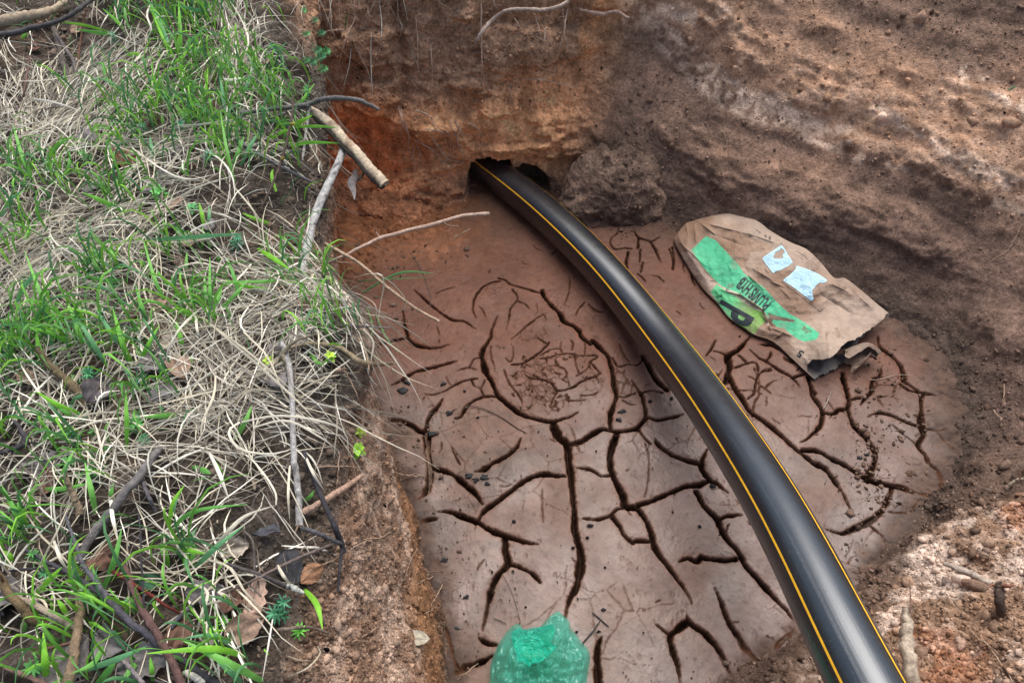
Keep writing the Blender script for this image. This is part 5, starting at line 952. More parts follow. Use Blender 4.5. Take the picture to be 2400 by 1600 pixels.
FLOW = [(240, 220, 150, 70, 42, 9, 3.6), (150, 290, 100, 55, 45, 12, 2.6), (560, 90, 45, 110, 100, 16, 4.2), (575, 170, 40, 70, 80, 14, 3), (430, 345, 150, 32, 8, 9, 3.6), (60, 330, 80, 100, 60, 50, 1.8), (110, 610, 150, 60, 24, 14, 4.2), (80, 690, 110, 60, 28, 18, 3.4),
        (250, 590, 110, 50, 20, 18, 3.2), (600, 650, 120, 50, -22, 20, 2.6), (690, 690, 100, 40, 5, 22, 3.2), (740, 720, 90, 60, -40, 30, 2.6), (620, 770, 130, 40, 22, 12, 3.2), (530, 900, 150, 80, 60, 55, 3.4), (700, 960, 110, 50, -22, 16, 3.4), (620, 940, 150, 60, 10, 25, 2.6),
        (130, 1000, 130, 90, 35, 45, 1.9), (60, 860, 90, 60, 20, 60, 1.4), (120, 1180, 130, 80, 50, 50, 1.6), (560, 1080, 130, 60, -55, 35, 2.0), (480, 1340, 110, 70, 90, 70, 1.5), (330, 760, 150, 80, 5, 60, 1.4), (330, 480, 150, 60, 30, 50, 1.5), (40, 500, 70, 60, 60, 60, 1.8),
        (80, 1380, 110, 60, 10, 25, 1.4), (330, 1060, 90, 60, 10, 40, 1.2), (400, 1220, 100, 50, 20, 60, .8)]
BARE = [(130, 95, 95, 85), (640, 470, 75, 100), (520, 1130, 110, 45), (700, 1420, 90, 180), (790, 1100, 90, 330), (200, 380, 45, 40), (640, 60, 60, 70), (640, 1500, 80, 90), (320, 900, 60, 40)]
STRAWC = [(.56, .50, .38), (.62, .57, .46), (.42, .37, .27), (.50, .46, .38), (.30, .26, .20), (.70, .66, .56), (.22, .19, .15), (.44, .43, .36), (.15, .125, .10)]
def lay(px, py, p0, n0, ang, length, hmax, curl):
    """a blade lying over the ground: starts at p0, heads along the image angle"""
    e = P(px+math.cos(ang)*30, py-math.sin(ang)*30, p0[2]); d = e-p0; d[2] = 0; d /= np.linalg.norm(d)+1e-9; k = 7; W = [p0+np.array([0, 0, .004])]; a0 = math.atan2(d[1], d[0]); h0 = p0[2]; arch = rs.uniform(.15, 1)*hmax
    for j in range(1, k):
        a0 += curl/k+rs.gauss(0, .09); W.append(W[-1]+np.array([math.cos(a0), math.sin(a0), 0])*length/k)
    W = np.array(W); t = np.linspace(0, 1, k); g1 = down(*W[3][:2])[0][2]; g2 = down(*W[-1][:2])[0][2]
    gz = np.interp(t, [0, .5, 1], [h0, max(g1, h0-.12) , max(g2, h0-.2)]); W[:, 2] = gz+.006+arch*np.sin(np.pi*np.clip(t*rs.uniform(.75, 1.1), 0, 1))*.9+rs.uniform(0, .022); return W
cand = 0; made = 0
while made < 9200 and cand < 90000:
    cand += 1; x, y = rs.uniform(-2.2, -.36), rs.uniform(-.25, 3.2); p, n = down(x, y)
    if p[2] < .60 or n[2] < .45: continue
    px, py = proj(p); inside = -80 < px < 960 and -80 < py < 1680; best = None
    if inside:
        dens = .42 if py < 1050 else .26; ang = rs.uniform(0, math.pi); tot = 0
        for f in FLOW:
            w = math.exp(-((px-f[0])/f[2])**2-((py-f[1])/f[3])**2); tot += w*f[6]; 
            if w > .25 and rs.random() < w: best = f
        for b_ in BARE: 
            w = math.exp(-((px-b_[0])/b_[2])**4-((py-b_[1])/b_[3])**4); tot *= 1-.9*w; dens *= 1-.85*w
        dens += tot
        if best: ang = math.radians(best[4]+rs.gauss(0, best[5]))
    else: dens = .8; ang = rs.uniform(0, math.pi)
    if rs.random() > dens/4.0: continue
    if rs.random() < .5: ang += math.pi
    ln = rs.uniform(.07, .28)*(1.2 if best else .8); made += 1
    straw.add(lay(px, py, p, n, ang, ln, rs.choice((.010, .018, .018, .035)), rs.gauss(0, .45) if rs.random() < .9 else rs.gauss(0, 1.5)), rs.uniform(.0012, .0034)*(1.35 if rs.random() < .25 else 1), (np.array(rs.choice(STRAWC))*rs.uniform(.65, 1.25)*1.25).tolist(), twist=rs.uniform(-.6, .6), base=.5)
# prominent long straws that hang over the rim
M1 = Z('M'); L1 = Z('L')
for pts, w in [(M1([(1240, 560, .03), (1500, 780, .06), (1800, 1050, .05), (1935, 1190, .03)]), .009), (M1([(1290, 600, .03), (1480, 740, .06), (1660, 890, .06), (1890, 1100, .03)]), .008), (M1([(1850, 400, .03), (2050, 450, .06), (2200, 520, .05), (2240, 610, .03)]), .0075),
   (M1([(1900, 370, .03), (2150, 400, .07), (2290, 470, .07), (2305, 560, .04)]), .0065), (M1([(1480, 1200, .02), (1700, 1160, .05), (1950, 1190, .06), (2110, 1260, .04), (2135, 1405, .02)]), .008), (M1([(1560, 1230, .03), (1760, 1190, .05), (1960, 1290, .04), (2080, 1380, .02)]), .0075),
   (M1([(1470, 1200, .03), (1400, 1260, .06), (1480, 1370, .05), (1700, 1390, .04), (1870, 1320, .02)]), .008), (M1([(1000, 1080, .02), (1200, 960, .06), (1500, 760, .06), (1900, 580, .04)]), .0055), (M1([(1020, 850, .02), (1030, 760, .06), (1120, 600, .08), (1260, 480, .05)]), .0055),
   (M1([(1320, 890, .02), (1310, 1030, .07), (1240, 1200, .07), (1230, 1330, .03)]), .0075), (M1([(1470, 540, .02), (1490, 640, .05), (1640, 800, .06), (1750, 1050, .04), (1860, 1140, .02)]), .006), (M1([(1200, 530, .02), (1205, 620, .05), (1222, 700, .03)]), .009), (M1([(860, 800, .02), (860, 660, .06), (960, 550, .05)]), .006),
   (M1([(1540, 230, .02), (1450, 330, .04), (1300, 450, .04)]), .006), (M1([(1580, 420, .02), (1480, 560, .05), (1500, 640, .05), (1640, 650, .02)]), .006), (L1([(1280, 0, .02), (1340, 120, .06), (1400, 280, .03)]), .012), (L1([(1290, 610, .02), (1400, 480, .06), (1510, 385, .06), (1680, 325, .04)]), .012), (L1([(1690, 320, .04), (1680, 230, .05), (1560, 60, .04), (1450, -20, .02)]), .006),
   (L1([(680, 290, .02), (690, 400, .05), (725, 540, .03)]), .011), (L1([(330, 540, .05), (370, 650, .05), (430, 740, .02)]), .009), (L1([(220, 730, .02), (290, 600, .06), (370, 440, .07), (430, 300, .05)]), .0055), (L1([(1870, 20, .03), (1920, 130, .05), (1990, 240, .02)]), .009), (L1([(1775, 80, .03), (1765, 260, .05), (1775, 420, .02)]), .0075),
   (L1([(1150, 800, .02), (1270, 850, .06), (1230, 1000, .06), (1200, 1110, .02)]), .008), (L1([(1260, 930, .02), (1400, 890, .05), (1340, 850, .06), (1480, 800, .03)]), .008), (L1([(1240, 650, .03), (1400, 700, .06), (1500, 850, .06), (1640, 990, .02)]), .007), (L1([(1670, 1020, .05), (1640, 1200, .06), (1605, 1400, .03)]), .0045), (L1([(1760, 1370, .01), (1880, 1320, .05), (1960, 1230, .05), (1940, 1180, .03)]), .0035),
   (L1([(1270, 1000, .02), (1265, 1180, .06), (1310, 1300, .05), (1355, 1400, .02)]), .006), (L1([(1700, 690, .03), (1740, 760, .05), (1790, 820, .02)]), .009), (Z('G')([(1560, 0, .03), (1650, 150, .06), (1690, 300, .06), (1620, 440, .03)]), .010), (Z('G')([(1500, 530, .03), (1560, 545, .05), (1655, 540, .04), (1640, 610, .01)]), .012), (Z('G')([(1600, 460, .02), (1750, 540, .05), (1900, 670, .06), (2040, 790, 'z', .78), (2150, 1000, 'z', .76), (2255, 1092, 'z', .74)]), .006),
   (Z('G')([(1150, 860, .02), (1350, 850, .05), (1560, 820, .05), (1700, 825, .03)]), .008), (Z('G')([(1040, 0, .0), (1000, 100, .06), (1030, 210, .04), (960, 290, .02)]), .009), (Z('G')([(890, 1000, .02), (1100, 1150, .06), (1280, 1220, .06), (1480, 1180, .03)]), .007), (Z('G')([(1330, 1010, .02), (1480, 1070, .05), (1580, 1200, .05), (1600, 1380, .02)]), .008),
   (Z('G')([(1600, 1280, .03), (1700, 1400, .05), (1800, 1540, .02)]), .007), (Z('G')([(820, 960, .02), (760, 980, .05), (1000, 1080, .05), (1150, 1200, .03)]), .006), (Z('G')([(210, 670, .02), (380, 700, .05), (560, 760, .04)]), .009), (Z('G')([(30, 280, .02), (90, 390, .05), (200, 450, .05), (310, 510, .02)]), .006),
   ([(845, 800, 'z', .75), (858, 850, 'z', .73), (868, 885, 'z', .70), (885, 905, 'z', .66)], .006), ([(850, 770, 'z', .76), (875, 800, 'z', .74), (870, 845, 'z', .71), (880, 870, 'z', .68)], .006), ([(830, 650, .03), (880, 640, 'z', .78), (900, 660, 'z', .76), (893, 705, 'z', .70), (885, 760, 'z', .66)], .0055), ([(850, 640, .03), (900, 650, 'z', .77), (950, 700, 'z', .70), (945, 730, 'z', .66)], .005)]:
    straw.add(pts3(pts, .03), w*.62, (np.array(rs.choice(STRAWC[:2]+[STRAWC[5]]))*rs.uniform(1.0, 1.2)).tolist(), twist=rs.uniform(-.3, .3), k=12, base=.7)
straw.build('dry_grass', M_straw, 'matted dry straw coloured grass lying all over the left bank')
# ---- fresh blades measured from the picture: base, (mid), tip
GREENC = [(.15, .38, .06), (.20, .46, .05), (.12, .30, .07), (.08, .22, .085), (.24, .50, .06), (.14, .31, .14)]
def fresh(pts, w=None, col=None, hk=.55):
    pts = list(pts); b_, _ = hit(*pts[0][:2]); L_ = sum(math.hypot(pts[i+1][0]-pts[i][0], pts[i+1][1]-pts[i][1]) for i in range(len(pts)-1))/F*1.6; n = len(pts); W = [b_+np.array([0, 0, .002])]; H = min(.17, hk*L_)
    for i in range(1, n):
        t = i/(n-1); W.append(P(pts[i][0], pts[i][1], b_[2]+H*math.sin(min(t*1.9, 1.75))))
    W = np.array(W)
    if n == 2: m = (W[0]+W[1])/2+np.array([rs.uniform(-.004, .004), 0, .012]); W = np.array([W[0], m, W[1]])
    c = col or rs.choice([(.15, .40, .05), (.20, .48, .045), (.12, .34, .07), (.17, .42, .09), (.13, .33, .15)]); green.add(W, (w or rs.uniform(.0075, .012)), [v*1.2 for v in c], [v*1.6 for v in c], twist=rs.uniform(-.25, .25), k=12, base=.65)
GB = 'G 1175,400 1100,240 1020,50|G 1235,380 1225,200 1215,0|G 1240,390 1290,280 1380,230|G 870,240 800,150 700,60|G 1165,370 1130,250 1090,130|G 1150,230 1100,140 1060,60|G 880,200 850,90 860,0|G 860,700 740,560 700,440 655,440|G 920,770 900,680 880,580|G 1380,720 1405,580 1415,440|G 1610,650 1560,480|G 1650,690 1680,580 1720,460|G 1540,800 1510,620 1490,500|G 1300,860 1240,780 1190,690|G 1310,850 1270,780 1240,700|G 1300,850 1300,720 1290,640|G 1600,1240 1540,1000 1500,760|G 1580,1150 1620,1040 1660,930|G 1040,1140 1035,1030 1020,930|G 240,1260 150,1060 90,850|G 310,1220 340,1050 420,970 510,920|G 330,1260 450,1170 475,1080 470,1030|G 820,1350 790,1250 760,1150|G 730,1370 700,1270 650,1180|G 100,1090 60,1000 10,900|G 1550,1060 1450,950 1350,850|G 1640,1130 1700,1000 1760,900|G 900,1470 700,1370 560,1310|G 0,1540 60,1370 170,1290|G 1395,1560 1375,1460 1355,1380|G 1410,1560 1425,1470 1420,1400|G 1850,1530 1740,1490 1650,1450|G 1000,430 930,370 850,380|G 740,220 560,170 390,150|G 800,250 650,220 500,200|G 1580,400 1490,440 1500,470|G 1100,420 1200,420 1340,270|G 1460,80 1400,40 1330,-10|G 1470,100 1300,60 1170,30|G 1160,330 1100,200 1020,20 960,-10|G 700,970 660,900 650,850 700,860|G 790,1110 740,1000 720,940|G 1280,1200 1240,1150 1260,1100|G 980,760 1000,680 1000,620|G 940,780 945,720 955,670|G 850,960 835,920 830,880|G 1120,880 1105,810 1115,740|G 1060,700 1020,640 1000,590|G 1180,720 1140,640 1120,590|G 1340,600 1330,570 1310,540|G 1370,620 1365,570 1350,540|G 480,1080 475,1040|G 1990,760 2060,680 2140,570|G 1985,855 2060,820 2125,785|G 1985,870 2150,860 2300,870|G 1980,1000 2100,970 2310,975|G 1830,960 1920,900 1990,880|G 2000,870 1900,830 1820,820|G 1880,1310 1850,1200 1860,1150|G 1700,590 1640,420 1660,390|G 1820,580 1740,460 1690,400|G 170,260 190,240 200,230|G 150,270 165,240 180,225|'\
 'M 700,310 620,220 560,100|M 750,300 700,210 660,100|M 780,340 650,330 520,310|M 760,360 660,380 560,370|M 1140,320 1140,240 1145,150|M 1150,320 1110,290 1075,240|M 1040,520 950,330 880,90|M 1100,520 1100,460 1095,400|M 1050,400 1000,330 955,260|M 1260,540 1258,430 1255,305|M 1290,550 1285,400 1285,190|M 1330,540 1430,430 1530,320|M 1300,560 1330,460 1360,370|M 550,780 480,640 415,460|M 660,860 560,700 455,540|M 805,880 745,700 690,500|M 770,780 680,650 590,510|M 850,860 900,740 980,600|M 345,860 310,700 300,590 350,570 400,660|M 270,880 240,760 220,640|M 440,850 425,800 420,740|M 480,1210 380,1120 240,1030|M 440,1110 470,1050 580,1025|M 470,1170 440,1120 420,1090|M 130,840 60,760 0,700|M 200,800 120,740 40,700|M 280,620 285,520 300,410|M 235,620 270,460 320,320|M 1130,790 1105,680 1080,580|M 1170,880 1172,830 1170,790|M 820,970 790,900 730,860|M 1480,490 1440,330 1390,190|M 910,610 870,500 830,360|M 780,1390 775,1180 770,1000|M 1365,320 1385,280 1405,250|M 1330,220 1340,200 1320,190|M 480,760 300,650 80,615|M 100,830 60,760 30,700|M 150,820 90,800 0,790|M 250,1310 300,1280 430,1270|M 1440,1310 1500,1200 1540,1100|M 1700,620 1690,580 1680,540|M 120,140 160,60 190,0|M 1000,60 1010,0 1000,-60|M 1240,130 1245,60 1240,-10|M 1290,150 1275,60 1280,-20|M 320,580 250,420 150,150|M 110,560 120,420 200,310 310,260|M 900,90 1200,65 1500,45|M 870,190 820,80 780,60|M 1580,140 1680,200 1780,270|M 1600,130 1620,105 1650,85|M 1850,360 1950,330 2000,350|M 1100,700 1080,620 1085,585|M 1890,760 1940,830 1990,850|M 1960,860 2010,820 2060,780|M 1740,330 1600,340 1370,340|M 1700,400 1520,370 1380,330|M 1150,1160 1000,1160 880,1170|M 560,1180 350,1090 220,1010|'\
 'L 590,380 560,240 520,60|L 180,470 100,370 10,200|L 165,450 150,400 140,350|L 350,200 400,100 450,-10|L 1040,460 1060,310 1130,200|L 1060,480 1120,400 1250,345 1515,318|L 640,830 700,660 745,465|L 600,980 625,910 650,850|L 1150,740 1140,660 1155,590|L 1190,720 1300,600 1490,450|L 1185,720 1180,640 1190,560|L 560,960 520,880 475,750|L 340,980 325,930 318,870|L 1865,840 1940,930 1975,1080|L 1610,1400 1400,1290 1120,1150|L 470,1350 700,1270 900,1185|L 600,1411 660,1340 720,1250|L 290,1411 275,1280 265,1100|L 940,1400 930,1330 920,1250|L 40,720 60,640 10,600|L 30,700 0,640 -20,600|L 700,300 680,250 700,180|L 1030,700 1010,620 985,560|L 1440,1210 1320,1120 1130,1135|L 1500,1250 1300,1200 900,1230|L 780,1000 800,920 780,880|L 830,980 810,930 760,900|L 420,1010 380,940 350,900|L 150,1100 145,1060 140,1030|L 200,900 300,780 380,700|L 90,460 110,350 130,260|L 1180,90 1250,110 1290,130|L 230,230 400,220 530,190|L 1480,1411 1420,1350 1300,1250|L 640,1180 570,1290 440,1350|L 860,1260 800,1330 740,1411|L 1080,590 1160,600 1260,620|L 1860,300 1900,270 1925,230'
for it in GB.split('|'):
    k, *pp = it.split(); fresh(Z(k)([tuple(map(float, q_.split(','))) for q_ in pp]))
# top right corner blades
for pts in ('R 1915,330 1990,180 2100,0|R 1745,105 1790,60 1850,5|R 2235,520 2290,490 2340,460|R 2260,60 2290,30 2310,0'.split('|')):
    k, *pp = pts.split(); fresh(Z(k)([tuple(map(float, q_.split(','))) for q_ in pp]), w=.006, col=(.10, .22, .10), hk=.35)
fresh([(845, 690), (935, 640), (1018, 641)], .009, (.12, .34, .13)); fresh([(830, 660), (900, 655), (1000, 650)], .005, (.16, .34, .14)); fresh([(880, 735), (905, 790), (934, 826)], .006, (.13, .3, .10)); fresh([(860, 720), (872, 760), (868, 800)], .006, (.16, .36, .12))
# clumps of lower grass around them
CL = [(430, 40, 150, 45, 210), (480, 150, 110, 60, 150), (430, 240, 170, 60, 210), (520, 300, 90, 60, 130), (330, 330, 90, 50, 80), (570, 360, 60, 60, 60), (90, 440, 90, 50, 90), (60, 560, 60, 50, 60), (300, 470, 90, 50, 70), (60, 820, 80, 60, 150), (170, 780, 90, 50, 80), (300, 800, 90, 60, 60), (260, 650, 50, 30, 60), (480, 740, 60, 40, 60), (420, 600, 60, 40, 40), (730, 640, 90, 30, 70), (780, 760, 70, 40, 60),
      (330, 930, 90, 50, 80), (200, 1060, 90, 60, 80), (60, 1230, 60, 60, 80), (450, 1300, 40, 30, 50), (240, 1450, 140, 90, 150), (120, 1560, 120, 50, 60), (540, 1540, 120, 40, 60), (640, 240, 50, 70, 60), (700, 330, 30, 50, 25), (30, 1000, 50, 60, 50), (500, 1420, 100, 50, 30), (620, 200, 60, 40, 40), (860, 880, 20, 50, 10)]
for cx, cy, rx, ry, n_ in CL:
    for k in range(int(n_*(.62 if cy < 900 else .34))):
        px, py = rs.gauss(cx, rx*.6), rs.gauss(cy, ry*.6)
        if px > 850: continue
        p, n = hit(px, py)
        if p[2] < .6 or n[2] < .4: continue
        a0 = rs.uniform(0, 6.28); ln = rs.uniform(.05, .19); bend = rs.uniform(.1, .9); d = np.array([math.cos(a0), math.sin(a0), 0]); W = [p, p+d*ln*.2*bend+np.array([0, 0, ln*.45]), p+d*ln*.6*bend+np.array([0, 0, ln*.68]), p+d*ln*bend+np.array([0, 0, ln*(.75-.35*bend)])]
        c = rs.choice(GREENC[:4] if rs.random() < .8 else GREENC); f_ = rs.uniform(.6, 1.05); green.add(np.array(W), rs.uniform(.0026, .0062), [v*1.1*f_ for v in c], [v*1.8*f_ for v in c], twist=rs.uniform(-1, 1), k=6)
for k in range(500):                                                     # sparse sprinkle, also beyond the frame
    x, y = rs.uniform(-2.3, -.4), rs.uniform(-.4, 3.3); p, n = down(x, y)
    if p[2] < .64 or n[2] < .5: continue
    px, py = proj(p)
    if 560 < px < 1000 and py > 880: continue
    a0 = rs.uniform(0, 6.28); ln = rs.uniform(.03, .11); d = np.array([math.cos(a0), math.sin(a0), 0]); W = [p, p+d*ln*.2+np.array([0, 0, ln*.5]), p+d*ln*.7+np.array([0, 0, ln*.6])]; c = rs.choice(GREENC[1:4]); green.add(np.array(W), rs.uniform(.002, .0045), [v*.7 for v in c], c, twist=rs.uniform(-1, 1), k=6)
green.build('green_grass', M_blade, 'fresh green grass blades growing through the dead straw on the left bank')
# ---- dead bits on the soil
LITC = [(.12, .09, .07), (.20, .16, .12), (.07, .055, .05), (.28, .22, .16), (.10, .085, .09), (.36, .30, .23)]
made = 0
while made < 9000:
    x, y = rs.uniform(-2.1, -.33), rs.uniform(-.3, 3.1); p, n = down(x, y)
    if p[2] < .66 or n[2] < .4: continue
    px, py = proj(p)
    if px > 690+.0*py and py > 950 and rs.random() < .85: made += 1; continue
    a0 = rs.uniform(0, 6.28); ln = rs.uniform(.008, .055); d = np.array([math.cos(a0), math.sin(a0), rs.uniform(-.1, .35)])*ln; q_ = p+np.array([0, 0, rs.uniform(.001, .018)]); made += 1
    litter.add(np.array([q_, q_+d*.5+np.array([rs.uniform(-.004, .004), rs.uniform(-.004, .004), .002]), q_+d]), rs.uniform(.001, .0032), rs.choice(LITC), k=3, twist=rs.uniform(-1, 1), base=1)
litter.build('plant_litter', M_straw, 'dark crumbs of dead stems scattered over the soil of the left bank')
# ---------------------------------------------------------------- small leafy plants: stem with whorls of narrow leaves
M_plant = material('plant_green', rough=.5, var=.15, vscale=60, spec=.35, trans=.2)
def leaflet(b_, d, nrm_, ln, wd, cup=.15):
    d = d/np.linalg.norm(d); s_ = np.cross(d, nrm_); s_ /= np.linalg.norm(s_)+1e-9; u = np.cross(s_, d); V = []
    for t, w in ((0, .12), (.3, .75), (.6, 1.), (.85, .6), (1, .03)):
        c = b_+d*ln*t+u*ln*cup*math.sin(t*2.4)-u*ln*.25*t*t; V += [c-s_*wd*w*.5+u*wd*.15*w, c, c+s_*wd*w*.5+u*wd*.15*w]
    return np.array(V), [tuple(int(v) for v in f) for f in grid_faces(5, 3)]
def plant(px, py, size, whorls, nl, lean, label, group=None, col=(.10, .30, .10), wide=.22, name='bedstraw_plant', z=None):
    p = hit(px, py)[0] if z is None else P(px, py, z); root = empty(name, p); tag(root, label, 'plant', group); h = size*whorls*.42; ax = np.array([lean[0], lean[1], 1.]); ax /= np.linalg.norm(ax)
    if z is not None: ax = np.array([lean[0], lean[1], .3]); ax /= np.linalg.norm(ax)
    W = crom([p-ax*.01, p+ax*h*.5+np.array([.002, 0, 0]), p+ax*h], 10); V, f = tube(W, (.0016, .0012, .0009), 5, .05); o = mesh('stem', V, f, M_plant, np.tile([.10, .13, .05], (len(V), 1))); parent_keep(o, root); lst = []
    for k in range(whorls):
        t = (k+1)/whorls; c0 = p+ax*h*t; sc = size*(1-.35*t) if whorls > 1 else size; sc *= (.8+.4*rs.random()); e1 = np.cross(ax, [.3, 1, 0]); e1 /= np.linalg.norm(e1); e2 = np.cross(ax, e1)
        for j in range(nl):
            a_ = 6.283*j/nl+k*.5+rs.uniform(-.15, .15); d = e1*math.cos(a_)+e2*math.sin(a_)+ax*(.25+.5*t); V, f = leaflet(c0, d, ax, sc*rs.uniform(.85, 1.1), sc*wide); g = rs.uniform(.8, 1.2)*(1+.5*t*(k == whorls-1))
            lst.append((V, f, np.array(col)*g))
    V, Fc, C = join(lst); o = mesh('leaves', V, Fc, M_plant, C); parent_keep(o, root)
GP = 'small green bedstraw plant with whorls of narrow leaves in the dead grass'; GG = 'bedstraw plants in the left bank'
for (px, py) in g_([(1240, 900), (970, 900), (985, 930), (1400, 420), (1490, 300), (1510, 380), (1360, 410), (1900, 370), (790, 320), (2080, 640), (640, 1130), (1410, 1120)])+m_([(490, 965), (600, 920), (545, 940), (860, 1000), (880, 1190), (520, 1195), (600, 1290), (890, 1320), (660, 1400), (490, 1320), (830, 1240), (10, 1080), (1440, 130)])+l_([(650, 60), (500, 150), (640, 140), (220, 655), (290, 740), (430, 90), (1720, 935), (1760, 1010), (250, 1310)]):
    plant(px, py, rs.uniform(.016, .026), rs.choice((2, 3, 3, 4)), rs.choice((6, 7, 8)), (rs.uniform(-.5, .5), rs.uniform(-.6, .2)), GP, GG, rs.choice([(.07, .24, .10), (.09, .28, .07), (.06, .21, .11)]))
plant(*l_([(1385, 1045)])[0], .020, 2, 8, (.1, -.1), 'small bright rosette in dark litter at the bottom of the bank', None, (.12, .38, .05))
plant(*l_([(1842, 1105)])[0], .022, 2, 9, (.1, -.1), 'small bright rosette on bare soil near the pale twig', None, (.12, .38, .05))
for k, (x, y, s_) in enumerate([(2180, 365, .026), (2160, 235, .02), (2030, 85, .02), (2120, 145, .018), (2170, 480, .022), (2130, 350, .022), (2060, 240, .018), (2100, 430, .02), (2060, 420, .018), (2150, 400, .024)]):
    q_ = g_([(x, y)])[0]; plant(*q_, s_, 3, 7, (.6, -.2), 'leafy bedstraw sprig overhanging the back corner of the pit rim', 'bedstraw sprigs on the rim', [(.10, .33, .12), (.07, .26, .12)][k % 2], z=.80)
plant(*g_([(1100, 1365)])[0], .034, 2, 7, (.1, -.1), 'broad leaved green rosette among brown leaves below the straw', None, (.11, .36, .09), .36, 'rosette_plant')
plant(*g_([(1320, 1470)])[0], .03, 2, 6, (.1, .1), 'broad leaved plant beside a pale dead leaf near the soil patch', None, (.09, .32, .10), .36, 'rosette_plant')
YG = (.34, .50, .05)
plant(*m_([(1650, 850)])[0], .022, 2, 5, (.2, -.2), 'yellow green sprouting buds left of the broken branch stub', None, YG, .6, 'budding_sprout'); plant(*m_([(2020, 830)])[0], .024, 2, 5, (.2, 0), 'yellow green sprouting buds on the broken branch stub', None, YG, .55, 'budding_sprout')
plant(*m_([(2215, 1270)])[0], .018, 3, 4, (.0, -.4), 'upper yellow green seedling hanging on the bare left bank', None, YG, .6, 'budding_sprout'); plant(*m_([(2195, 1385)])[0], .026, 2, 4, (.1, -.3), 'lower bright green seedling hanging on the bare left bank', None, (.25, .50, .04), .7, 'budding_sprout')
# ---------------------------------------------------------------- dead leaves
def dead_leaf(px, py, size, col, rot, label, group, z=None, kind='oval'):
    p, n = hit(px, py); c = p+np.array([0, 0, .012+rs.uniform(0, .012)]); nu, nv = 17, 9; V = []; e1 = np.array([math.cos(rot), math.sin(rot), rs.uniform(-.3, .3)]); e1 /= np.linalg.norm(e1); e2 = np.cross(n+np.array([rs.uniform(-.4, .4), rs.uniform(-.6, .1), .3]), e1); e2 /= np.linalg.norm(e2); e3 = np.cross(e1, e2); cu = rs.uniform(-.5, .6); ph = rs.random()*6
    for i in range(nu):
        t = i/(nu-1); w = math.sin(math.pi*t**.8)**.75*(.36 if kind == 'oval' else .3)*(1+(.16*math.sin(t*28+ph) if kind != 'oval' else .07*math.sin(t*40)))
        for j in range(nv):
            s_ = j/(nv-1)*2-1; V.append(e1*(t-.5)+e2*s_*w+e3*(cu*s_*s_*w+.10*math.sin(t*5+ph)+.045*math.sin(s_*6+t*9+ph)))
    V = np.array(V)*size; cc = mix(np.tile(np.array(col, float), (len(V), 1)), np.array(col)*.5, np.tile(np.abs(np.linspace(-1, 1, nv)) < .1, nu)*1.)
    o = mesh('dead_leaf', V, grid_faces(nu, nv), M_leaf, cc); o.location = tuple(c); tag(o, label, 'leaf', group)
LB, LT, LG, LP = (.16, .085, .06), (.33, .22, .16), (.20, .18, .175), (.45, .38, .31)
for px, py, s_, col in [(q_[0], q_[1], q_[2], q_[3]) for q_ in g_([(240, 345, .05, LB), (1870, 560, .05, LP), (1820, 460, .05, LT), (860, 1110, .09, (.17, .08, .04)), (1220, 1070, .05, LG), (1070, 1275, .11, LG), (1200, 1440, .06, LT), (640, 1310, .07, LG), (600, 960, .09, LG), (1340, 210, .035, LT), (540, 240, .05, LT), (1690, 100, .03, LB)])
      +m_([(850, 540, .07, LB), (985, 530, .05, LT), (770, 650, .08, (.10, .095, .11)), (1045, 740, .055, LP), (975, 870, .09, LG), (1110, 900, .07, LT), (1170, 130, .045, LT), (1100, 225, .045, LB), (1890, 500, .07, (.22, .10, .07)), (1720, 375, .06, (.22, .15, .10)), (1700, 790, .06, LG), (1690, 960, .10, LG), (1020, 1040, .08, LG), (30, 40, .08, LG), (200, 960, .05, LT), (1600, 350, .05, LB), (1290, 10, .05, LG), (640, 1040, .08, (.11, .095, .10))])
      +l_([(270, 90, .08, LG), (310, 210, .06, LB), (1440, 600, .06, LP), (640, 640, .07, LB), (1790, 720, .07, (.05, .05, .055)), (1520, 1090, .07, LT), (1100, 1160, .07, LB), (900, 1300, .09, LG), (420, 1300, .10, LG), (700, 1180, .08, LG), (1440, 930, .06, LB), (1300, 670, .05, LT), (1920, 770, .05, (.34, .18, .10)), (1290, 880, .07, LG), (1300, 1160, .03, LP), (330, 780, .04, LP), (40, 900, .08, LG), (1650, 520, .05, (.07, .07, .08))])]:
    dead_leaf(px, py, s_, col, rs.uniform(0, 6.28), 'withered brown leaf lying in the dead grass of the left bank', 'withered leaves on the left bank', kind=rs.choice(('oval', 'lobed')))
q_ = l_([(1570, 890)])[0]; dead_leaf(q_[0], q_[1], .075, (.50, .34, .26), 1.4, 'pale pinkish toothed leaf standing out on the lower bank', None, kind='lobed')
q_ = m_([(1850, 715)])[0]; dead_leaf(q_[0], q_[1], .055, (.50, .46, .43), .3, 'light grey curled leaf at the rim above the branch stub', None)
q_ = l_([(945, 805)])[0]; dead_leaf(q_[0], q_[1], .045, (.06, .15, .08), .1, 'dark green oval leaf lying between dead stems', None)
q_ = Z('B')([(340, 1308)])[0]; dead_leaf(q_[0], q_[1], .06, (.42, .38, .30), -.25, 'slim pale leaf on the bare slope at the bottom', None)
# hanging withered leaf under the split branch
def hanging_leaf():
    w = [P(*q_, .735) for q_ in t_([(510, 1100), (500, 1150), (480, 1190), (495, 1240), (500, 1295)])]; o = None; b_ = Blades(); b_.add(np.array(w), .022, (.04, .03, .03), (.22, .20, .19), k=14, base=.5); b_.add(np.array([P(*q_, .73) for q_ in t_([(470, 1150), (500, 1165), (540, 1150), (570, 1110)])]), .012, (.05, .035, .03), k=9)
    o = b_.build('dead_leaf', M_leaf, 'shrivelled black leaf hanging below the split branch', 'leaf', kind=None)
hanging_leaf()
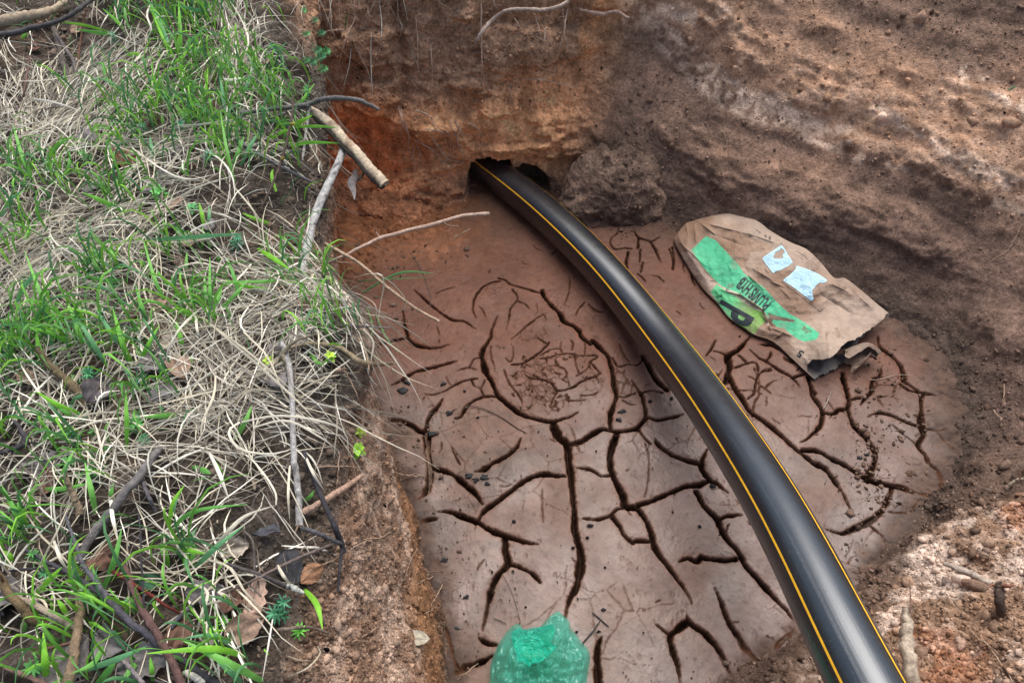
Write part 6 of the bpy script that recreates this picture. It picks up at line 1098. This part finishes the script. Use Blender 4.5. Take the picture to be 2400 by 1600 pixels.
# ---------------------------------------------------------------- charcoal flakes, specks, crumbs
def flake(px, py, s_, label, group):
    p = P(px, py, .004); n = 14; r_ = np.random.default_rng(int(px*7+py)); an = np.sort(r_.random(n))*6.283; rr = s_*.8*(.5+.6*r_.random(n)); top = [(math.cos(a_)*r*1.2, math.sin(a_)*r*.8, -.001+.002*r_.random()) for a_, r in zip(an, rr)]; bot = [(x*1.1, y*1.1, -.006) for x, y, _ in top]
    V = np.array([(0, 0, .003)]+top+bot); f = [(0, 1+i, 1+(i+1) % n) for i in range(n)]+[(1+i, 1+n+i, 1+n+(i+1) % n, 1+(i+1) % n) for i in range(n)]
    o = mesh('charcoal_flake', V, f, M_char, smooth=False); o.location = tuple(p); tag(o, label, 'flake', group)
for px, py, s_ in [q_ for q_ in Z('A')([(1765, 1340, .016), (1745, 1400, .012), (1955, 1272, .009), (545, 1155, .015), (590, 1355, .016), (470, 1495, .018), (270, 1200, .022), (300, 1150, .016), (2105, 1252, .008), (695, 1205, .006), (785, 1385, .005)])+Z('B')([(650, 300, .016), (690, 322, .013), (745, 305, .017), (762, 345, .012), (925, 575, .008), (1393, 600, .010), (1375, 675, .006), (1290, 737, .006), (1475, 1115, .008), (1445, 1248, .007), (2065, 605, .006), (1485, 857, .004), (1430, 145, .004), (575, 1235, .013), (500, 815, .014), (635, 1040, .012), (1000, 1100, .005), (2145, 360, .010), (1310, 1252, .005)])+c_([(1045, 385, .010), (1080, 370, .009), (545, 1465, .012), (560, 1500, .011), (203, 745, .005), (270, 528, .008)])]:
    flake(px, py, s_, 'black charcoal flake lying on the cracked mud', 'charcoal flakes on the mud')
q_ = Z('B')([(500, 1200)])[0]; flake(q_[0], q_[1], .02, 'dark ragged clump at the left foot of the mud near the green bag', None)
ICO = None
def scatter(name, label, pts, sizes, cols, mat, sub=1, seed=0):
    bm = bmesh.new(); bmesh.ops.create_icosphere(bm, subdivisions=sub, radius=1); bv = np.array([v.co[:] for v in bm.verts]); bf = np.array([[v.index for v in f.verts] for f in bm.faces]); bm.free(); r_ = np.random.default_rng(seed)
    Vs, Fs, Cs = [], [], []
    for k, (p, s_, c) in enumerate(zip(pts, sizes, cols)):
        sc = s_*(.5+.8*r_.random(3)); v = bv*(1+.22*r_.normal(size=(len(bv), 1)))*sc; a_ = r_.random()*6.28; ca, sa = math.cos(a_), math.sin(a_); v = v@np.array([[ca, sa, 0], [-sa, ca, 0], [0, 0, 1]]); Vs.append(v+p); Fs.append(bf+k*len(bv)); Cs.append(np.tile(np.clip(c, .004, 1), (len(bv), 1)))
    o = mesh(name, np.concatenate(Vs), np.concatenate(Fs), mat, np.concatenate(Cs), smooth=False); return tag(o, label, kind='stuff')
sp, sz, cs = [], [], []
r_ = np.random.default_rng(77)
for k in range(2600):
    px, py = r_.uniform(880, 2300), r_.uniform(560, 1600)
    w_ = 1. if (px < 1250 and py > 950) else .45
    if r_.random() > w_: continue
    if 1560 < px < 2080 and 480 < py < 880: continue
    p = P(px, py, .004); sp.append(p); sz.append(abs(r_.normal())*.0011+.0006); cs.append(np.array([.03, .024, .02])*(1+r_.random()))
scatter('mud_specks', 'tiny dark specks of soil sprinkled over the cracked mud', sp, sz, cs, M_crumb, 1, 1)
def crumbs(name, label, boxes, seed, cols, jitter=.3):
    r_ = np.random.default_rng(seed); sp, sz, cs = [], [], []
    for (x0, y0, x1, y1, n_, s0) in boxes:
        for k in range(n_):
            px, py = r_.uniform(x0, x1), r_.uniform(y0, y1); l_0, n_0, fi_, _t = BV.ray_cast(Vector(CAM), Vector(ray(px, py)).normalized())
            if l_0 is None: continue
            p = np.array(l_0); n = np.array(n_0); n = n if n@ray(px, py) < 0 else -n
            if name == 'mud_edge_crumbs' and p[2] > .09: continue
            s_ = s0*.62*(.35+abs(r_.normal())**1.6*.6); sp.append(p+n*s_*.15); sz.append(min(s_, s0*3)); c = np.array(cols[r_.integers(len(cols))]); c = FCOL[fi_]*.8+c*.2; cs.append(c*(1+jitter*r_.normal()))
    scatter(name, label, sp, sz, cs, M_crumb, 1, seed)
crumbs('spoil_crumbs', 'loose pale crumbs of dry soil on the near right spoil', [(2000, 1330, 2420, 1620, 3200, .0046), (2130, 1120, 2420, 1340, 1700, .0046), (1700, 1540, 2100, 1620, 500, .0045), (2000, 1430, 2420, 1620, 110, .013), (2120, 1080, 2420, 1400, 60, .014)], 3, [(.42, .30, .22), (.30, .19, .13), (.50, .38, .30), (.22, .12, .075)])
crumbs('bank_crumbs', 'loose tan crumbs of soil on the bare left bank', [(720, 950, 960, 1600, 4200, .0034), (700, 1250, 1040, 1600, 3000, .0038), (560, 380, 740, 620, 500, .0045), (720, 950, 980, 1600, 90, .009), (400, 1060, 720, 1600, 900, .005), (60, 20, 240, 200, 500, .006)], 4, [(.36, .24, .16), (.26, .15, .09), (.42, .31, .22), (.12, .09, .07)])
crumbs('wall_crumbs', 'small clods of soil clinging to the pit walls', [(700, 0, 1420, 260, 4200, .0042), (720, 240, 1320, 470, 1500, .0034), (730, 400, 1100, 620, 900, .0055), (1290, 280, 1600, 560, 900, .0045), (1450, 0, 2400, 520, 3600, .0036), (1700, 300, 2400, 800, 1100, .0030), (1450, 0, 2400, 300, 120, .012), (2000, 800, 2400, 1200, 1200, .006)], 5, [(.20, .125, .08), (.13, .08, .05), (.30, .20, .14), (.24, .12, .06)])
crumbs('mud_edge_crumbs', 'dark crumbs of soil fallen along the edges of the mud', [(880, 950, 1100, 1600, 420, .004), (2050, 850, 2400, 1300, 520, .005), (780, 560, 1000, 760, 260, .005), (1330, 400, 1560, 520, 120, .004), (1980, 1200, 2200, 1450, 200, .006)], 6, [(.09, .065, .05), (.13, .085, .065), (.06, .045, .04)])
# ---------------------------------------------------------------- light, sky, camera
W_ = bpy.data.worlds.new('World'); scene.world = W_; W_.use_nodes = True; nt = W_.node_tree; bg = nt.nodes['Background']; sky = nt.nodes.new('ShaderNodeTexSky'); sky.sky_type = 'NISHITA'; sky.sun_disc = False
EL, AZ = math.radians(64), math.radians(14)                             # azimuth clockwise from +Y
sky.sun_elevation = EL; sky.sun_rotation = AZ; sky.dust_density = 3.5; sky.air_density = 1.2; sky.ozone_density = .6
nt.links.new(sky.outputs[0], bg.inputs['Color']); bg.inputs['Strength'].default_value = .15
sd = bpy.data.lights.new('sun', 'SUN'); so = bpy.data.objects.new('sun', sd); COL.objects.link(so); sd.energy = 4.1; sd.angle = math.radians(58); sd.color = (1, .97, .93)
dirv = Vector((math.sin(AZ)*math.cos(EL), math.cos(AZ)*math.cos(EL), math.sin(EL))); so.rotation_euler = dirv.to_track_quat('Z', 'Y').to_euler(); so.location = (0, 0, 6)
cd = bpy.data.cameras.new('camera'); co = bpy.data.objects.new('camera', cd); COL.objects.link(co); cd.sensor_width = 36; cd.lens = 36*F/2400; cd.clip_start = .05; cd.clip_end = 500
co.location = tuple(CAM); co.rotation_euler = (math.radians(90)-PITCH, 0, 0); scene.camera = co
scene.view_settings.view_transform = 'Standard'; scene.view_settings.look = 'None'; scene.view_settings.exposure = 0; scene.view_settings.gamma = 1
scene.cycles.max_bounces = 6; scene.cycles.diffuse_bounces = 3; scene.cycles.transparent_max_bounces = 12; scene.cycles.use_denoising = True
